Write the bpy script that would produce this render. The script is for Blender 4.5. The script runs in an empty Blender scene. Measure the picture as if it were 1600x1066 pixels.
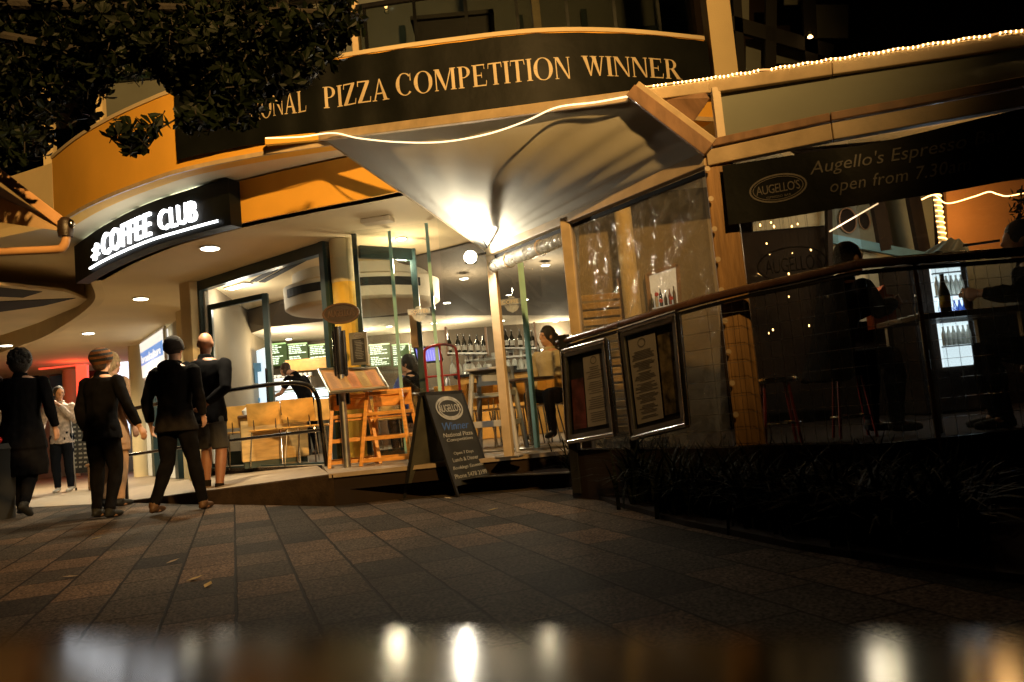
import bpy, bmesh, math, random
from mathutils import Vector, Matrix, noise
R = math.radians
random.seed(7)
scene = bpy.context.scene
COL = scene.collection

# ------------------------------------------------------------------ camera
CAMH, FPX, PITCH, ROLL = .70, 1223., R(5.0), R(5.2)
_f = Vector((0, math.cos(PITCH), math.sin(PITCH)))
_r0 = Vector((1, 0, 0)); _u0 = Vector((0, -math.sin(PITCH), math.cos(PITCH)))
UP = _u0*math.cos(ROLL) + _r0*math.sin(ROLL)
RT = _r0*math.cos(ROLL) - _u0*math.sin(ROLL)
EYE = Vector((0, 0, CAMH))
cam = bpy.data.cameras.new('camera'); camo = bpy.data.objects.new('camera', cam); COL.objects.link(camo)
cam.sensor_width = 36; cam.lens = FPX/1600*36; cam.clip_start = .01; cam.clip_end = 500
camo.matrix_world = Matrix((( RT.x, UP.x, -_f.x, 0), (RT.y, UP.y, -_f.y, 0), (RT.z, UP.z, -_f.z, CAMH), (0, 0, 0, 1)))
cam.dof.use_dof = True; cam.dof.focus_distance = 8.0; cam.dof.aperture_fstop = 4.2
scene.camera = camo
# ------------------------------------------------------------------ night sky
world = bpy.data.worlds.new("World"); scene.world = world; world.use_nodes = True
nt = world.node_tree
sky = nt.nodes.new('ShaderNodeTexSky'); sky.sky_type = 'NISHITA'; sky.sun_disc = False
sky.sun_elevation = R(-4); sky.sun_rotation = R(200)
bg = nt.nodes['Background']; nt.links.new(sky.outputs[0], bg.inputs[0]); bg.inputs[1].default_value = .012
scene.view_settings.view_transform = 'Standard'; scene.view_settings.look = 'None'
scene.view_settings.exposure = 0; scene.view_settings.gamma = 1
scene.cycles.use_denoising = True
scene.cycles.max_bounces = 8; scene.cycles.diffuse_bounces = 4; scene.cycles.glossy_bounces = 4
scene.cycles.transparent_max_bounces = 24; scene.cycles.sample_clamp_indirect = 4
scene.cycles.caustics_reflective = False; scene.cycles.caustics_refractive = False

# ------------------------------------------------------------------ survey helpers: a sight line met with a level, a depth or a wall
def ray(px, py): return _f + RT*((px-800)/FPX) + UP*((533-py)/FPX)
def Z(px, py, z): d = ray(px, py); return EYE + d*((z-CAMH)/d.z)
def Y(px, py, y): d = ray(px, py); return EYE + d*(y/d.y)
def V(px, py, a, b):
    d = ray(px, py); n = Vector((b[1]-a[1], -(b[0]-a[0]), 0)); A = Vector((a[0], a[1], 0))
    return EYE + d*((A-Vector((0, 0, 0))).dot(n)/d.dot(n))
def xy(v): return (v[0], v[1])
DECK, SOF, FB, FT, EAVE, RAIL = .28, 2.8, 3.227, 4.025, 2.147, 1.288

# ------------------------------------------------------------------ materials
def mat(name, col, rough=.6, metal=0, var=.18, scale=6, bump=0, bscale=60, emit=None, estr=0, spec=.5, coat=0, stretch=None):
    m = bpy.data.materials.new(name); m.use_nodes = True; t = m.node_tree; N = t.nodes; L = t.links
    b = N['Principled BSDF']; b.inputs['Roughness'].default_value = rough; b.inputs['Metallic'].default_value = metal
    b.inputs['Specular IOR Level'].default_value = spec; b.inputs['Coat Weight'].default_value = coat
    tc = N.new('ShaderNodeTexCoord'); mp = N.new('ShaderNodeMapping'); L.new(tc.outputs['Object'], mp.inputs[0])
    if stretch: mp.inputs['Scale'].default_value = stretch
    nz = N.new('ShaderNodeTexNoise'); nz.inputs['Scale'].default_value = scale; nz.inputs['Detail'].default_value = 6
    L.new(mp.outputs[0], nz.inputs['Vector'])
    rp = N.new('ShaderNodeValToRGB'); rp.color_ramp.elements[0].position = .3; rp.color_ramp.elements[1].position = .7
    rp.color_ramp.elements[0].color = tuple(c*(1-var) for c in col)+(1,); rp.color_ramp.elements[1].color = tuple(min(1, c*(1+var)) for c in col)+(1,)
    L.new(nz.outputs['Fac'], rp.inputs[0]); L.new(rp.outputs[0], b.inputs['Base Color'])
    mr = N.new('ShaderNodeMapRange'); mr.inputs[3].default_value = max(0, rough-.08); mr.inputs[4].default_value = min(1, rough+.1)
    L.new(nz.outputs['Fac'], mr.inputs[0]); L.new(mr.outputs[0], b.inputs['Roughness'])
    if bump:
        n2 = N.new('ShaderNodeTexNoise'); n2.inputs['Scale'].default_value = bscale; n2.inputs['Detail'].default_value = 5; L.new(mp.outputs[0], n2.inputs['Vector'])
        bp = N.new('ShaderNodeBump'); bp.inputs['Strength'].default_value = bump; bp.inputs['Distance'].default_value = .02
        L.new(n2.outputs['Fac'], bp.inputs['Height']); L.new(bp.outputs[0], b.inputs['Normal'])
    if emit:
        b.inputs['Emission Color'].default_value = tuple(emit)+(1,); b.inputs['Emission Strength'].default_value = estr
    return m
def glassmat(name, tint=(.975, .985, .98), base=.06, milk=0, rough=0, bump=0, bscale=6):
    m = bpy.data.materials.new(name); m.use_nodes = True; t = m.node_tree; N = t.nodes; L = t.links
    N.remove(N['Principled BSDF']); out = N['Material Output']
    tr = N.new('ShaderNodeBsdfTransparent'); tr.inputs[0].default_value = tuple(tint)+(1,)
    gl = N.new('ShaderNodeBsdfGlossy'); gl.inputs['Roughness'].default_value = rough
    fr = N.new('ShaderNodeLayerWeight'); fr.inputs[0].default_value = .5
    pw = N.new('ShaderNodeMath'); pw.operation = 'POWER'; pw.inputs[1].default_value = 5; L.new(fr.outputs['Facing'], pw.inputs[0])
    ad = N.new('ShaderNodeMath'); ad.operation = 'MULTIPLY_ADD'; ad.inputs[1].default_value = .8; ad.inputs[2].default_value = base; ad.use_clamp = True
    L.new(pw.outputs[0], ad.inputs[0])
    mx = N.new('ShaderNodeMixShader'); L.new(ad.outputs[0], mx.inputs[0]); L.new(tr.outputs[0], mx.inputs[1]); L.new(gl.outputs[0], mx.inputs[2])
    last = mx
    tc = N.new('ShaderNodeTexCoord'); nz = N.new('ShaderNodeTexNoise'); nz.inputs['Scale'].default_value = bscale; nz.inputs['Detail'].default_value = 4
    nz.inputs['Distortion'].default_value = 1.2
    L.new(tc.outputs['Object'], nz.inputs['Vector'])
    if bump:
        bp = N.new('ShaderNodeBump'); bp.inputs['Strength'].default_value = bump; bp.inputs['Distance'].default_value = .05
        L.new(nz.outputs['Fac'], bp.inputs['Height']); L.new(bp.outputs[0], gl.inputs['Normal']); L.new(bp.outputs[0], fr.inputs['Normal'])
    if milk:
        df = N.new('ShaderNodeBsdfDiffuse'); df.inputs[0].default_value = (.8, .78, .7, 1)
        tl = N.new('ShaderNodeBsdfTranslucent'); tl.inputs[0].default_value = (.8, .78, .7, 1)
        a2 = N.new('ShaderNodeMixShader'); L.new(df.outputs[0], a2.inputs[1]); L.new(tl.outputs[0], a2.inputs[2])
        m2 = N.new('ShaderNodeMixShader'); mr = N.new('ShaderNodeMapRange'); mr.inputs[1].default_value = .35; mr.inputs[2].default_value = .7
        mr.inputs[3].default_value = milk*.4; mr.inputs[4].default_value = milk*1.5
        L.new(nz.outputs['Fac'], mr.inputs[0]); L.new(mr.outputs[0], m2.inputs[0]); L.new(last.outputs[0], m2.inputs[1]); L.new(a2.outputs[0], m2.inputs[2]); last = m2
    L.new(last.outputs[0], out.inputs[0]); return m
def fabricmat(name, col, trans=.35, scale=300):
    m = mat(name, col, .85, var=.06, scale=3, bump=.15, bscale=scale); t = m.node_tree; N = t.nodes; L = t.links
    b = N['Principled BSDF']; out = N['Material Output']
    tl = N.new('ShaderNodeBsdfTranslucent'); tl.inputs[0].default_value = tuple(col)+(1,)
    mx = N.new('ShaderNodeMixShader'); mx.inputs[0].default_value = trans
    L.new(b.outputs[0], mx.inputs[1]); L.new(tl.outputs[0], mx.inputs[2]); L.new(mx.outputs[0], out.inputs[0]); return m
def emis(name, col, s):
    m = bpy.data.materials.new(name); m.use_nodes = True; t = m.node_tree; b = t.nodes['Principled BSDF']
    b.inputs['Base Color'].default_value = (.6, .6, .6, 1)
    b.inputs['Emission Color'].default_value = tuple(col)+(1,); b.inputs['Emission Strength'].default_value = s; return m
def woodmat(name, col, rough=.45, coat=.2, axis=(1, 1, 8)):
    return mat(name, col, rough, var=.28, scale=5, bump=.08, bscale=30, coat=coat, stretch=axis)

def pavermat():
    m = bpy.data.materials.new('concrete_pavers'); m.use_nodes = True; t = m.node_tree; N = t.nodes; L = t.links; b = N['Principled BSDF']
    tc = N.new('ShaderNodeTexCoord'); mp = N.new('ShaderNodeMapping'); mp.inputs['Rotation'].default_value = (0, 0, R(-110))
    L.new(tc.outputs['Object'], mp.inputs[0])
    wob = N.new('ShaderNodeTexNoise'); wob.inputs['Scale'].default_value = 9; wob.inputs['Detail'].default_value = 3; L.new(mp.outputs[0], wob.inputs['Vector'])
    wv = N.new('ShaderNodeVectorMath'); wv.operation = 'SCALE'; wv.inputs['Scale'].default_value = .012; L.new(wob.outputs['Color'], wv.inputs[0])
    wa = N.new('ShaderNodeVectorMath'); L.new(mp.outputs[0], wa.inputs[0]); L.new(wv.outputs[0], wa.inputs[1])
    br = N.new('ShaderNodeTexBrick'); br.offset = .43; br.offset_frequency = 2; br.inputs['Scale'].default_value = 1
    br.inputs['Brick Width'].default_value = .44; br.inputs['Row Height'].default_value = .275; br.inputs['Mortar Size'].default_value = .0075
    br.inputs['Mortar Smooth'].default_value = .3; br.inputs['Bias'].default_value = 0
    br.inputs['Color1'].default_value = (0, 0, 0, 1); br.inputs['Color2'].default_value = (1, 1, 1, 1); br.inputs['Mortar'].default_value = (.5, .5, .5, 1)
    L.new(wa.outputs[0], br.inputs['Vector'])
    cr = N.new('ShaderNodeValToRGB'); e = cr.color_ramp.elements; e[0].color = (.024, .021, .018, 1); e[1].color = (.095, .064, .044, 1)
    e2 = cr.color_ramp.elements.new(.35); e2.color = (.050, .042, .035, 1); e3 = cr.color_ramp.elements.new(.7); e3.color = (.062, .047, .036, 1)
    L.new(br.outputs['Color'], cr.inputs[0])
    sp = N.new('ShaderNodeTexNoise'); sp.inputs['Scale'].default_value = 75; sp.inputs['Detail'].default_value = 3; L.new(tc.outputs['Object'], sp.inputs['Vector'])
    sr = N.new('ShaderNodeMapRange'); sr.inputs[1].default_value = .35; sr.inputs[2].default_value = .72; sr.inputs[3].default_value = .25; sr.inputs[4].default_value = 2.6
    L.new(sp.outputs['Fac'], sr.inputs[0])
    st = N.new('ShaderNodeTexNoise'); st.inputs['Scale'].default_value = 1.3; st.inputs['Detail'].default_value = 7; L.new(tc.outputs['Object'], st.inputs['Vector'])
    sr2 = N.new('ShaderNodeMapRange'); sr2.inputs[1].default_value = .3; sr2.inputs[2].default_value = .7; sr2.inputs[3].default_value = .6; sr2.inputs[4].default_value = 1.25
    L.new(st.outputs['Fac'], sr2.inputs[0])
    mu = N.new('ShaderNodeMath'); mu.operation = 'MULTIPLY'; L.new(sr.outputs[0], mu.inputs[0]); L.new(sr2.outputs[0], mu.inputs[1])
    vm = N.new('ShaderNodeVectorMath'); vm.operation = 'SCALE'; L.new(cr.outputs[0], vm.inputs[0]); L.new(mu.outputs[0], vm.inputs['Scale'])
    mx = N.new('ShaderNodeMixRGB'); L.new(br.outputs['Fac'], mx.inputs[0]); L.new(vm.outputs[0], mx.inputs[1]); mx.inputs[2].default_value = (.012, .010, .008, 1)
    L.new(mx.outputs[0], b.inputs['Base Color']); b.inputs['Roughness'].default_value = .7; b.inputs['Specular IOR Level'].default_value = .065
    hm = N.new('ShaderNodeMath'); hm.operation = 'MULTIPLY_ADD'; hm.inputs[1].default_value = -1.0; L.new(br.outputs['Fac'], hm.inputs[0])
    h2 = N.new('ShaderNodeMath'); h2.operation = 'MULTIPLY'; h2.inputs[1].default_value = .35; L.new(sp.outputs['Fac'], h2.inputs[0]); L.new(h2.outputs[0], hm.inputs[2])
    bp = N.new('ShaderNodeBump'); bp.inputs['Strength'].default_value = 1; bp.inputs['Distance'].default_value = .012; L.new(hm.outputs[0], bp.inputs['Height'])
    L.new(bp.outputs[0], b.inputs['Normal']); return m


M = dict(
    yellow=mat('yellow_render', (.80, .42, .05), .75, var=.09, scale=1.6, bump=.12, bscale=90),
    yellow2=mat('yellow_column_paint', (.82, .50, .06), .6, var=.06),
    cream=mat('cream_render', (.68, .54, .30), .8, var=.08, scale=1.4, bump=.1, bscale=80),
    soffit=mat('cream_soffit', (.72, .58, .34), .85, var=.07, scale=1.2, bump=.05, bscale=50),
    ceiling=mat('cafe_ceiling', (.62, .55, .42), .8, var=.05, scale=1.0),
    taupe=mat('taupe_bulkhead', (.11, .088, .062), .8, var=.08, scale=1.5),
    greenframe=mat('dark_green_frame', (.015, .035, .035), .35, var=.2, spec=.6),
    black=mat('black_paint', (.012, .012, .013), .45, var=.3),
    blackmetal=mat('black_gloss_metal', (.012, .012, .014), .22, var=.3, spec=.8, coat=.5),
    vinyl=mat('black_vinyl', (.006, .007, .006), .5, var=.3, scale=3, bump=.35, bscale=5, spec=.12),
    gold=mat('gold_lettering', (.52, .42, .27), .5, var=.12, scale=5),
    silver=mat('silver_lettering', (.11, .10, .09), .45, var=.2),
    tentmetal=mat('beige_metal_frame', (.52, .40, .25), .45, var=.16, scale=8, bump=.05),
    fabric=fabricmat('cream_canvas', (.62, .60, .52), .08),
    pvcpanel=fabricmat('grey_pvc_panel', (.30, .32, .27), .2),
    blindroll=glassmat('rolled_clear_blind', (.7, .68, .6), .15, .4, .15, .6, 14),
    pvc=glassmat('clear_crinkled_plastic', (.88, .87, .82), .08, .10, .10, .5, 9),
    glass=glassmat('window_glass', (.972, .985, .978), .05),
    glassdark=glassmat('smoked_window_glass', (.6, .62, .6), .08),
    glassedge=mat('green_glass_edge', (.32, .55, .48), .15, var=.1, spec=.8, emit=(.3, .6, .5), estr=.0),
    chrome=mat('polished_steel', (.72, .71, .69), .14, 1, var=.08),
    steel=mat('brushed_steel', (.5, .5, .48), .32, 1, var=.12),
    rail=mat('timber_and_metal_handrail', (.10, .05, .032), .25, var=.25, coat=.6),
    timberpost=mat('stained_timber_post', (.34, .19, .07), .5, var=.35, scale=5, bump=.15, bscale=22, stretch=(6, 6, .6)),
    ply=woodmat('beech_plywood', (.62, .33, .075), .42, .3, (1, 8, 1)),
    highwood=woodmat('honey_timber', (.66, .30, .06), .4, .35, (2, 2, 6)),
    counterwood=woodmat('pale_timber_panel', (.50, .33, .13), .5, .1, (1, 1, 5)),
    darkwood=woodmat('dark_timber', (.07, .035, .018), .4, .2),
    brownwood=woodmat('brown_timber', (.26, .15, .085), .55, .1, (1, 6, 1)),
    greyplastic=mat('grey_moulded_plastic', (.34, .33, .31), .5, var=.08),
    redmetal=mat('red_painted_metal', (.22, .012, .012), .35, var=.15),
    redpanel=mat('red_panel', (.7, .03, .02), .5, var=.1),
    deck=mat('deck_tiles', (.27, .205, .135), .55, var=.16, scale=7, bump=.08),
    concrete=mat('stained_concrete', (.055, .036, .022), .9, spec=.15, var=.4, scale=5, bump=.3, bscale=40),
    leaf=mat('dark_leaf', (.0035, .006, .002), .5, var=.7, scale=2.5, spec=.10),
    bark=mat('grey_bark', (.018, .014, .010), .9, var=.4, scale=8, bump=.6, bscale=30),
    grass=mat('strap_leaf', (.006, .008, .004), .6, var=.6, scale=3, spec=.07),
    paper=mat('menu_paper', (.42, .37, .36), .7, var=.06, scale=2),
    paperbeige=mat('tan_menu_paper', (.50, .30, .15), .7, var=.12, scale=3),
    ink=mat('dark_print', (.17, .15, .15), .7),
    white=mat('white_paint', (.78, .78, .74), .5, var=.05),
    chalk=mat('white_chalk', (.28, .28, .26), .8, var=.25, scale=20),
    chalkblue=mat('blue_chalk', (.04, .10, .28), .8, var=.3, scale=20),
    board=mat('blackboard', (.018, .019, .018), .6, var=.4, scale=4),
    greyboard=mat('worn_board_back', (.06, .058, .045), .7, var=.5, scale=4),
    skin=mat('skin', (.55, .30, .19), .55, var=.08, scale=14),
    tanskin=mat('tanned_skin', (.27, .12, .065), .5, var=.1, scale=14),
    darkhair=mat('dark_hair', (.012, .009, .007), .5, var=.5, scale=50, bump=.8, bscale=120),
    brownhair=mat('brown_hair', (.05, .025, .012), .5, var=.5, scale=50, bump=.8, bscale=120),
    fairhair=mat('fair_hair', (.42, .28, .14), .6, var=.3, scale=50, bump=.8, bscale=120),
    blackcloth=mat('black_cloth', (.006, .0055, .006), 1, spec=.05, var=.35, scale=12, bump=.3, bscale=200),
    greycloth=mat('charcoal_cloth', (.013, .011, .010), 1, spec=.05, var=.35, scale=12, bump=.3, bscale=200),
    knit=mat('grey_brown_knit', (.030, .020, .016), .95, var=.4, scale=25, bump=.6, bscale=140, stretch=(1, 1, 4)),
    shorts=mat('grey_shorts', (.035, .033, .032), .9, var=.3, bump=.2),
    printshirt=mat('pale_printed_shirt', (.56, .50, .48), .85, var=.42, scale=22, bump=.2),
    tancloth=mat('tan_cloth', (.33, .19, .10), .9, var=.2, bump=.2),
    denim=mat('dark_denim', (.012, .014, .02), 1, spec=.05, var=.3, bump=.2),
    bluecloth=mat('blue_cloth', (.03, .08, .35), .85, var=.2),
    creamcloth=mat('cream_knit', (.46, .38, .24), .9, var=.2, bump=.3),
    whitecloth=mat('white_cloth', (.7, .7, .68), .8, var=.08),
    shoebrown=mat('brown_boot', (.09, .045, .02), .6, var=.4, bump=.3),
    shoewhite=mat('white_trainer', (.6, .6, .58), .6, var=.15),
    stripe1=mat('brown_wool', (.20, .085, .035), 1, spec=.05, var=.3, bump=.5), stripe2=mat('black_wool', (.02, .015, .012), .95, bump=.5),
    leather=mat('dark_leather', (.03, .018, .012), .4, var=.3, bump=.2),
    orangewall=mat('orange_wall', (.50, .22, .06), .8, var=.12, scale=1.5),
    creamwall=mat('off_white_wall', (.56, .50, .36), .85, var=.07, scale=1.5),
    brownplaster=mat('brown_plaster_wall', (.24, .19, .12), .8, var=.1, scale=1.5),
    grimwall=mat('dull_green_wall', (.17, .18, .15), .85, var=.12, scale=1.5),
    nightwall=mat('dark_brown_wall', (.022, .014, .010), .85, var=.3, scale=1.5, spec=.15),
    bottle=mat('dark_bottle_glass', (.012, .012, .006), .08, spec=.8), clearbottle=glassmat('clear_glassware', (.75, .78, .75), .2),
    label=mat('bottle_label', (.62, .58, .5), .7), yellowlabel=mat('yellow_label', (.6, .42, .05), .7),
    umbrella=mat('orange_lit_canvas', (.62, .42, .22), .8, var=.12, bump=.1), warmtube=mat('orange_lit_tube', (.55, .30, .13), .4, var=.15),  # orange of the street lamp put into canvas and tube colours
    bluecanvas=mat('blue_canvas', (.10, .22, .30), .7, var=.2), bluesign=mat('blue_sign_band', (.02, .14, .42), .4),
    basket=mat('wicker', (.30, .16, .07), .8, var=.5, scale=40, bump=.8, bscale=60),
    redposter=mat('red_poster', (.42, .015, .02), .5), rubber=mat('black_rubber', (.01, .01, .01), .8),
    tabletop=mat('dark_polished_tabletop', (.012, .008, .005), .12, var=.3, scale=3, spec=.10),
    arcade=mat('arcade_render', (.62, .50, .31), .8, var=.1, scale=1.3, bump=.1),
    litsign=emis('sign_letters_lit', (.93, .96, 1.0), 4.5), lampface=emis('lamp_glass_lit', (1, .90, .66), 14),
    flood=emis('floodlight_glass_lit', (1, .90, .68), 70), ropelit=emis('rope_bulbs_lit', (1, .60, .22), 34),
    ropelow=emis('fairy_bulbs_lit', (1, .55, .18), 9), menulit=emis('menu_text_lit', (.80, 1.0, .72), 1.5), menugreen=emis('menu_heading_lit', (.25, .8, .12), .8),
    cabinet=emis('cabinet_light', (.85, 1.0, 1.0), 3.2), tv=emis('screen_blue', (.05, .06, .55), 1.1), barlight=emis('bar_light_panel', (1, .93, .70), 5),
    fridge=emis('fridge_lit_interior', (.70, .85, 1.0), 1.5), redglow=emis('red_neon_panel', (1, .05, .02), 1.3), boxsign=emis('box_sign_lit', (1, .96, .84), .9),
    bluelit=emis('blue_band_lit', (.05, .30, .75), .9), shoplit=emis('shop_interior_light', (.8, .92, 1), 1.1), candle=emis('tea_light', (1, .55, .18), 12),
    sodium=emis('street_lamp_glass', (1, .55, .18), 6))

# ------------------------------------------------------------------ mesh building
class MB:
    def __init__(s): s.v = []; s.f = []; s.mi = []; s.cur = 0
    def add(s, vs, fs):
        n = len(s.v); s.v += [Vector(v) for v in vs]
        for f in fs: s.f.append([i+n for i in f]); s.mi.append(s.cur)
        return s
    def box(s, c, d, rz=0, rx=0, ry=0):
        m = Matrix.Rotation(rz, 3, 'Z') @ Matrix.Rotation(ry, 3, 'Y') @ Matrix.Rotation(rx, 3, 'X'); c = Vector(c)
        vs = [c + m @ Vector((d[0]/2*i, d[1]/2*j, d[2]/2*k)) for i in (-1, 1) for j in (-1, 1) for k in (-1, 1)]
        return s.add(vs, [(0, 1, 3, 2), (4, 6, 7, 5), (0, 4, 5, 1), (2, 3, 7, 6), (0, 2, 6, 4), (1, 5, 7, 3)])
    def bar(s, a, b, w, h, up=(0, 0, 1)):
        a = Vector(a); b = Vector(b); d = (b-a).normalized(); u = Vector(up)
        if abs(d.dot(u)) > .98: u = Vector((0, 1, 0))
        x = d.cross(u).normalized()*w/2; z = x.cross(d).normalized()*h/2
        vs = [p + x*i + z*k for p in (a, b) for i in (-1, 1) for k in (-1, 1)]
        return s.add(vs, [(0, 1, 3, 2), (4, 6, 7, 5), (0, 4, 5, 1), (2, 3, 7, 6), (0, 2, 6, 4), (1, 5, 7, 3)])
    def tube(s, pts, r, seg=10, cap=True, flat=1.0):
        pts = [Vector(p) for p in pts]; n = len(pts); rs = r if isinstance(r, (list, tuple)) else [r]*n
        u = None; base = len(s.v); vs = []; fs = []
        for i, p in enumerate(pts):
            d = (pts[min(i+1, n-1)]-pts[max(i-1, 0)])
            d = d.normalized() if d.length > 1e-9 else Vector((0, 0, 1))
            if u is None: u = d.orthogonal().normalized() if abs(d.z) < .9 else Vector((1, 0, 0))
            u = (u - d*u.dot(d)); u = u.normalized() if u.length > 1e-6 else d.orthogonal().normalized(); w = d.cross(u)
            for k in range(seg):
                a = 2*math.pi*k/seg; vs.append(p + (u*math.cos(a) + w*math.sin(a)*flat)*rs[i])
        for i in range(n-1):
            for k in range(seg):
                fs.append((i*seg+k, i*seg+(k+1) % seg, (i+1)*seg+(k+1) % seg, (i+1)*seg+k))
        if cap: fs += [tuple(range(seg-1, -1, -1)), tuple((n-1)*seg+k for k in range(seg))]
        return s.add(vs, fs)
    def loft(s, rings, seg=16):   # rings: (centre, rx, ry [, zrot]) level ellipses or with tilt matrix
        vs = []; fs = []
        for c, rx, ry, *rest in rings:
            m = rest[0] if rest else Matrix.Identity(3)
            for k in range(seg):
                a = 2*math.pi*k/seg; vs.append(Vector(c) + m @ Vector((rx*math.cos(a), ry*math.sin(a), 0)))
        n = len(rings)
        for i in range(n-1):
            for k in range(seg): fs.append((i*seg+k, i*seg+(k+1) % seg, (i+1)*seg+(k+1) % seg, (i+1)*seg+k))
        fs += [tuple(range(seg-1, -1, -1)), tuple((n-1)*seg+k for k in range(seg))]
        return s.add(vs, fs)
    def ell(s, c, r, seg=16, rings=10, m=None):
        c = Vector(c); vs = []; fs = []; m = m or Matrix.Identity(3)
        for i in range(1, rings):
            t = math.pi*i/rings
            for k in range(seg):
                a = 2*math.pi*k/seg; vs.append(c + m @ Vector((r[0]*math.sin(t)*math.cos(a), r[1]*math.sin(t)*math.sin(a), r[2]*math.cos(t))))
        nt_ = len(vs); vs += [c + m @ Vector((0, 0, r[2])), c + m @ Vector((0, 0, -r[2]))]
        for i in range(rings-2):
            for k in range(seg): fs.append((i*seg+k, (i+1)*seg+k, (i+1)*seg+(k+1) % seg, i*seg+(k+1) % seg))
        for k in range(seg):
            fs.append((nt_, k, (k+1) % seg)); b = (rings-2)*seg; fs.append((nt_+1, b+(k+1) % seg, b+k))
        return s.add(vs, fs)
    def lathe(s, prof, c, seg=16, axis=None):
        c = Vector(c); vs = []; fs = []; m = axis or Matrix.Identity(3)
        for r, z in prof:
            for k in range(seg):
                a = 2*math.pi*k/seg; vs.append(c + m @ Vector((r*math.cos(a), r*math.sin(a), z)))
        for i in range(len(prof)-1):
            for k in range(seg): fs.append((i*seg+k, i*seg+(k+1) % seg, (i+1)*seg+(k+1) % seg, (i+1)*seg+k))
        fs += [tuple(range(seg-1, -1, -1)), tuple((len(prof)-1)*seg+k for k in range(seg))]
        return s.add(vs, fs)
    def prism(s, poly, z0, z1):
        n = len(poly); vs = [Vector((p[0], p[1], z0)) for p in poly] + [Vector((p[0], p[1], z1)) for p in poly]
        fs = [tuple(range(n-1, -1, -1)), tuple(range(n, 2*n))] + [(i, (i+1) % n, n+(i+1) % n, n+i) for i in range(n)]
        return s.add(vs, fs)
    def plate(s, poly, t):   # planar polygon (3-D points) given a thickness along its normal
        P = [Vector(p) for p in poly]; n = len(P); nr = Vector((0, 0, 0))
        for i in range(n): nr += P[i].cross(P[(i+1) % n])
        nr = nr.normalized()*t/2; vs = [p+nr for p in P]+[p-nr for p in P]
        fs = [tuple(range(n)), tuple(range(2*n-1, n-1, -1))]+[(i, n+i, n+(i+1) % n, (i+1) % n) for i in range(n)]
        return s.add(vs, fs)
    def wall(s, line, z0, z1, t, closed=False):   # vertical strip along a plan polyline, thickness t to its left
        L = [Vector((p[0], p[1], 0)) for p in line]; n = len(L); off = []
        for i in range(n):
            d = (L[min(i+1, n-1)]-L[max(i-1, 0)]).normalized(); off.append(L[i]+Vector((-d.y, d.x, 0))*t)
        za = z0 if isinstance(z0, (list, tuple)) else [z0]*n; zb = z1 if isinstance(z1, (list, tuple)) else [z1]*n
        vs = []
        for i in range(n):
            for P, zz in ((L[i], za[i]), (L[i], zb[i]), (off[i], zb[i]), (off[i], za[i])): vs.append(Vector((P.x, P.y, zz)))
        fs = []
        for i in range(n-1):
            for k in range(4): fs.append((i*4+k, i*4+(k+1) % 4, (i+1)*4+(k+1) % 4, (i+1)*4+k))
        fs += [(3, 2, 1, 0), tuple((n-1)*4+k for k in range(4))]
        return s.add(vs, fs)
    def grid(s, fn, nu, nv, t=.004):
        P = [[Vector(fn(i/nu, j/nv)) for j in range(nv+1)] for i in range(nu+1)]
        vs = [p for row in P for p in row]; W_ = nv+1; n = len(vs); nrm = []
        for i in range(nu+1):
            for j in range(nv+1):
                a = P[min(i+1, nu)][j]-P[max(i-1, 0)][j]; b = P[i][min(j+1, nv)]-P[i][max(j-1, 0)]; c = a.cross(b)
                nrm.append(c.normalized() if c.length > 1e-12 else Vector((0, 0, 1)))
        vs2 = [v - nn*t for v, nn in zip(vs, nrm)]; fs = []
        for i in range(nu):
            for j in range(nv):
                a, b, c, d = i*W_+j, (i+1)*W_+j, (i+1)*W_+j+1, i*W_+j+1
                fs.append((a, b, c, d)); fs.append((n+d, n+c, n+b, n+a))
        for i in range(nu):
            fs.append((i*W_, n+i*W_, n+(i+1)*W_, (i+1)*W_)); j = nv; fs.append(((i+1)*W_+j, n+(i+1)*W_+j, n+i*W_+j, i*W_+j))
        for j in range(nv):
            fs.append((j+1, n+j+1, n+j, j)); i = nu*W_; fs.append((i+j, n+i+j, n+i+j+1, i+j+1))
        return s.add(vs+vs2, fs)
    def build(s, name, m, parent=None, smooth=False, origin=None, bevel=0, voxel=0, fold=0, mats=None):
        if parent is not None: org = wloc(parent)
        elif origin is not None: org = Vector(origin)
        else:
            xs = [v.x for v in s.v]; ys = [v.y for v in s.v]; org = Vector(((min(xs)+max(xs))/2, (min(ys)+max(ys))/2, min(v.z for v in s.v)))
        me = bpy.data.meshes.new(name); me.from_pydata([v-org for v in s.v], [], s.f)
        bm = bmesh.new(); bm.from_mesh(me); bmesh.ops.recalc_face_normals(bm, faces=bm.faces); bm.to_mesh(me); bm.free()
        for q in (mats or [m]): me.materials.append(q if not isinstance(q, str) else M[q])
        if mats:
            for p, i in zip(me.polygons, s.mi): p.material_index = i
        o = bpy.data.objects.new(name, me); COL.objects.link(o)
        if parent is not None: o.parent = parent
        else: o.location = org
        if voxel:
            md = o.modifiers.new('r', 'REMESH'); md.mode = 'VOXEL'; md.voxel_size = voxel; md.use_smooth_shade = True
            sm = o.modifiers.new('s', 'SMOOTH'); sm.factor = .5; sm.iterations = 3 if voxel > .006 else 1
            bpy.context.view_layer.update()
            me2 = bpy.data.meshes.new_from_object(o.evaluated_get(bpy.context.evaluated_depsgraph_get()))
            o.modifiers.clear(); o.data = me2
            if not me2.materials: me2.materials.append(M[m] if isinstance(m, str) else m)
            if fold:
                sd = random.random()*50
                for v in me2.vertices:
                    k = noise.noise(Vector((v.co.x*9+sd, v.co.y*9, v.co.z*4.5)))+.5*noise.noise(Vector((v.co.x*18, v.co.y*18+sd, v.co.z*14)))
                    v.co += v.normal*fold*k
            smooth = True
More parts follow.
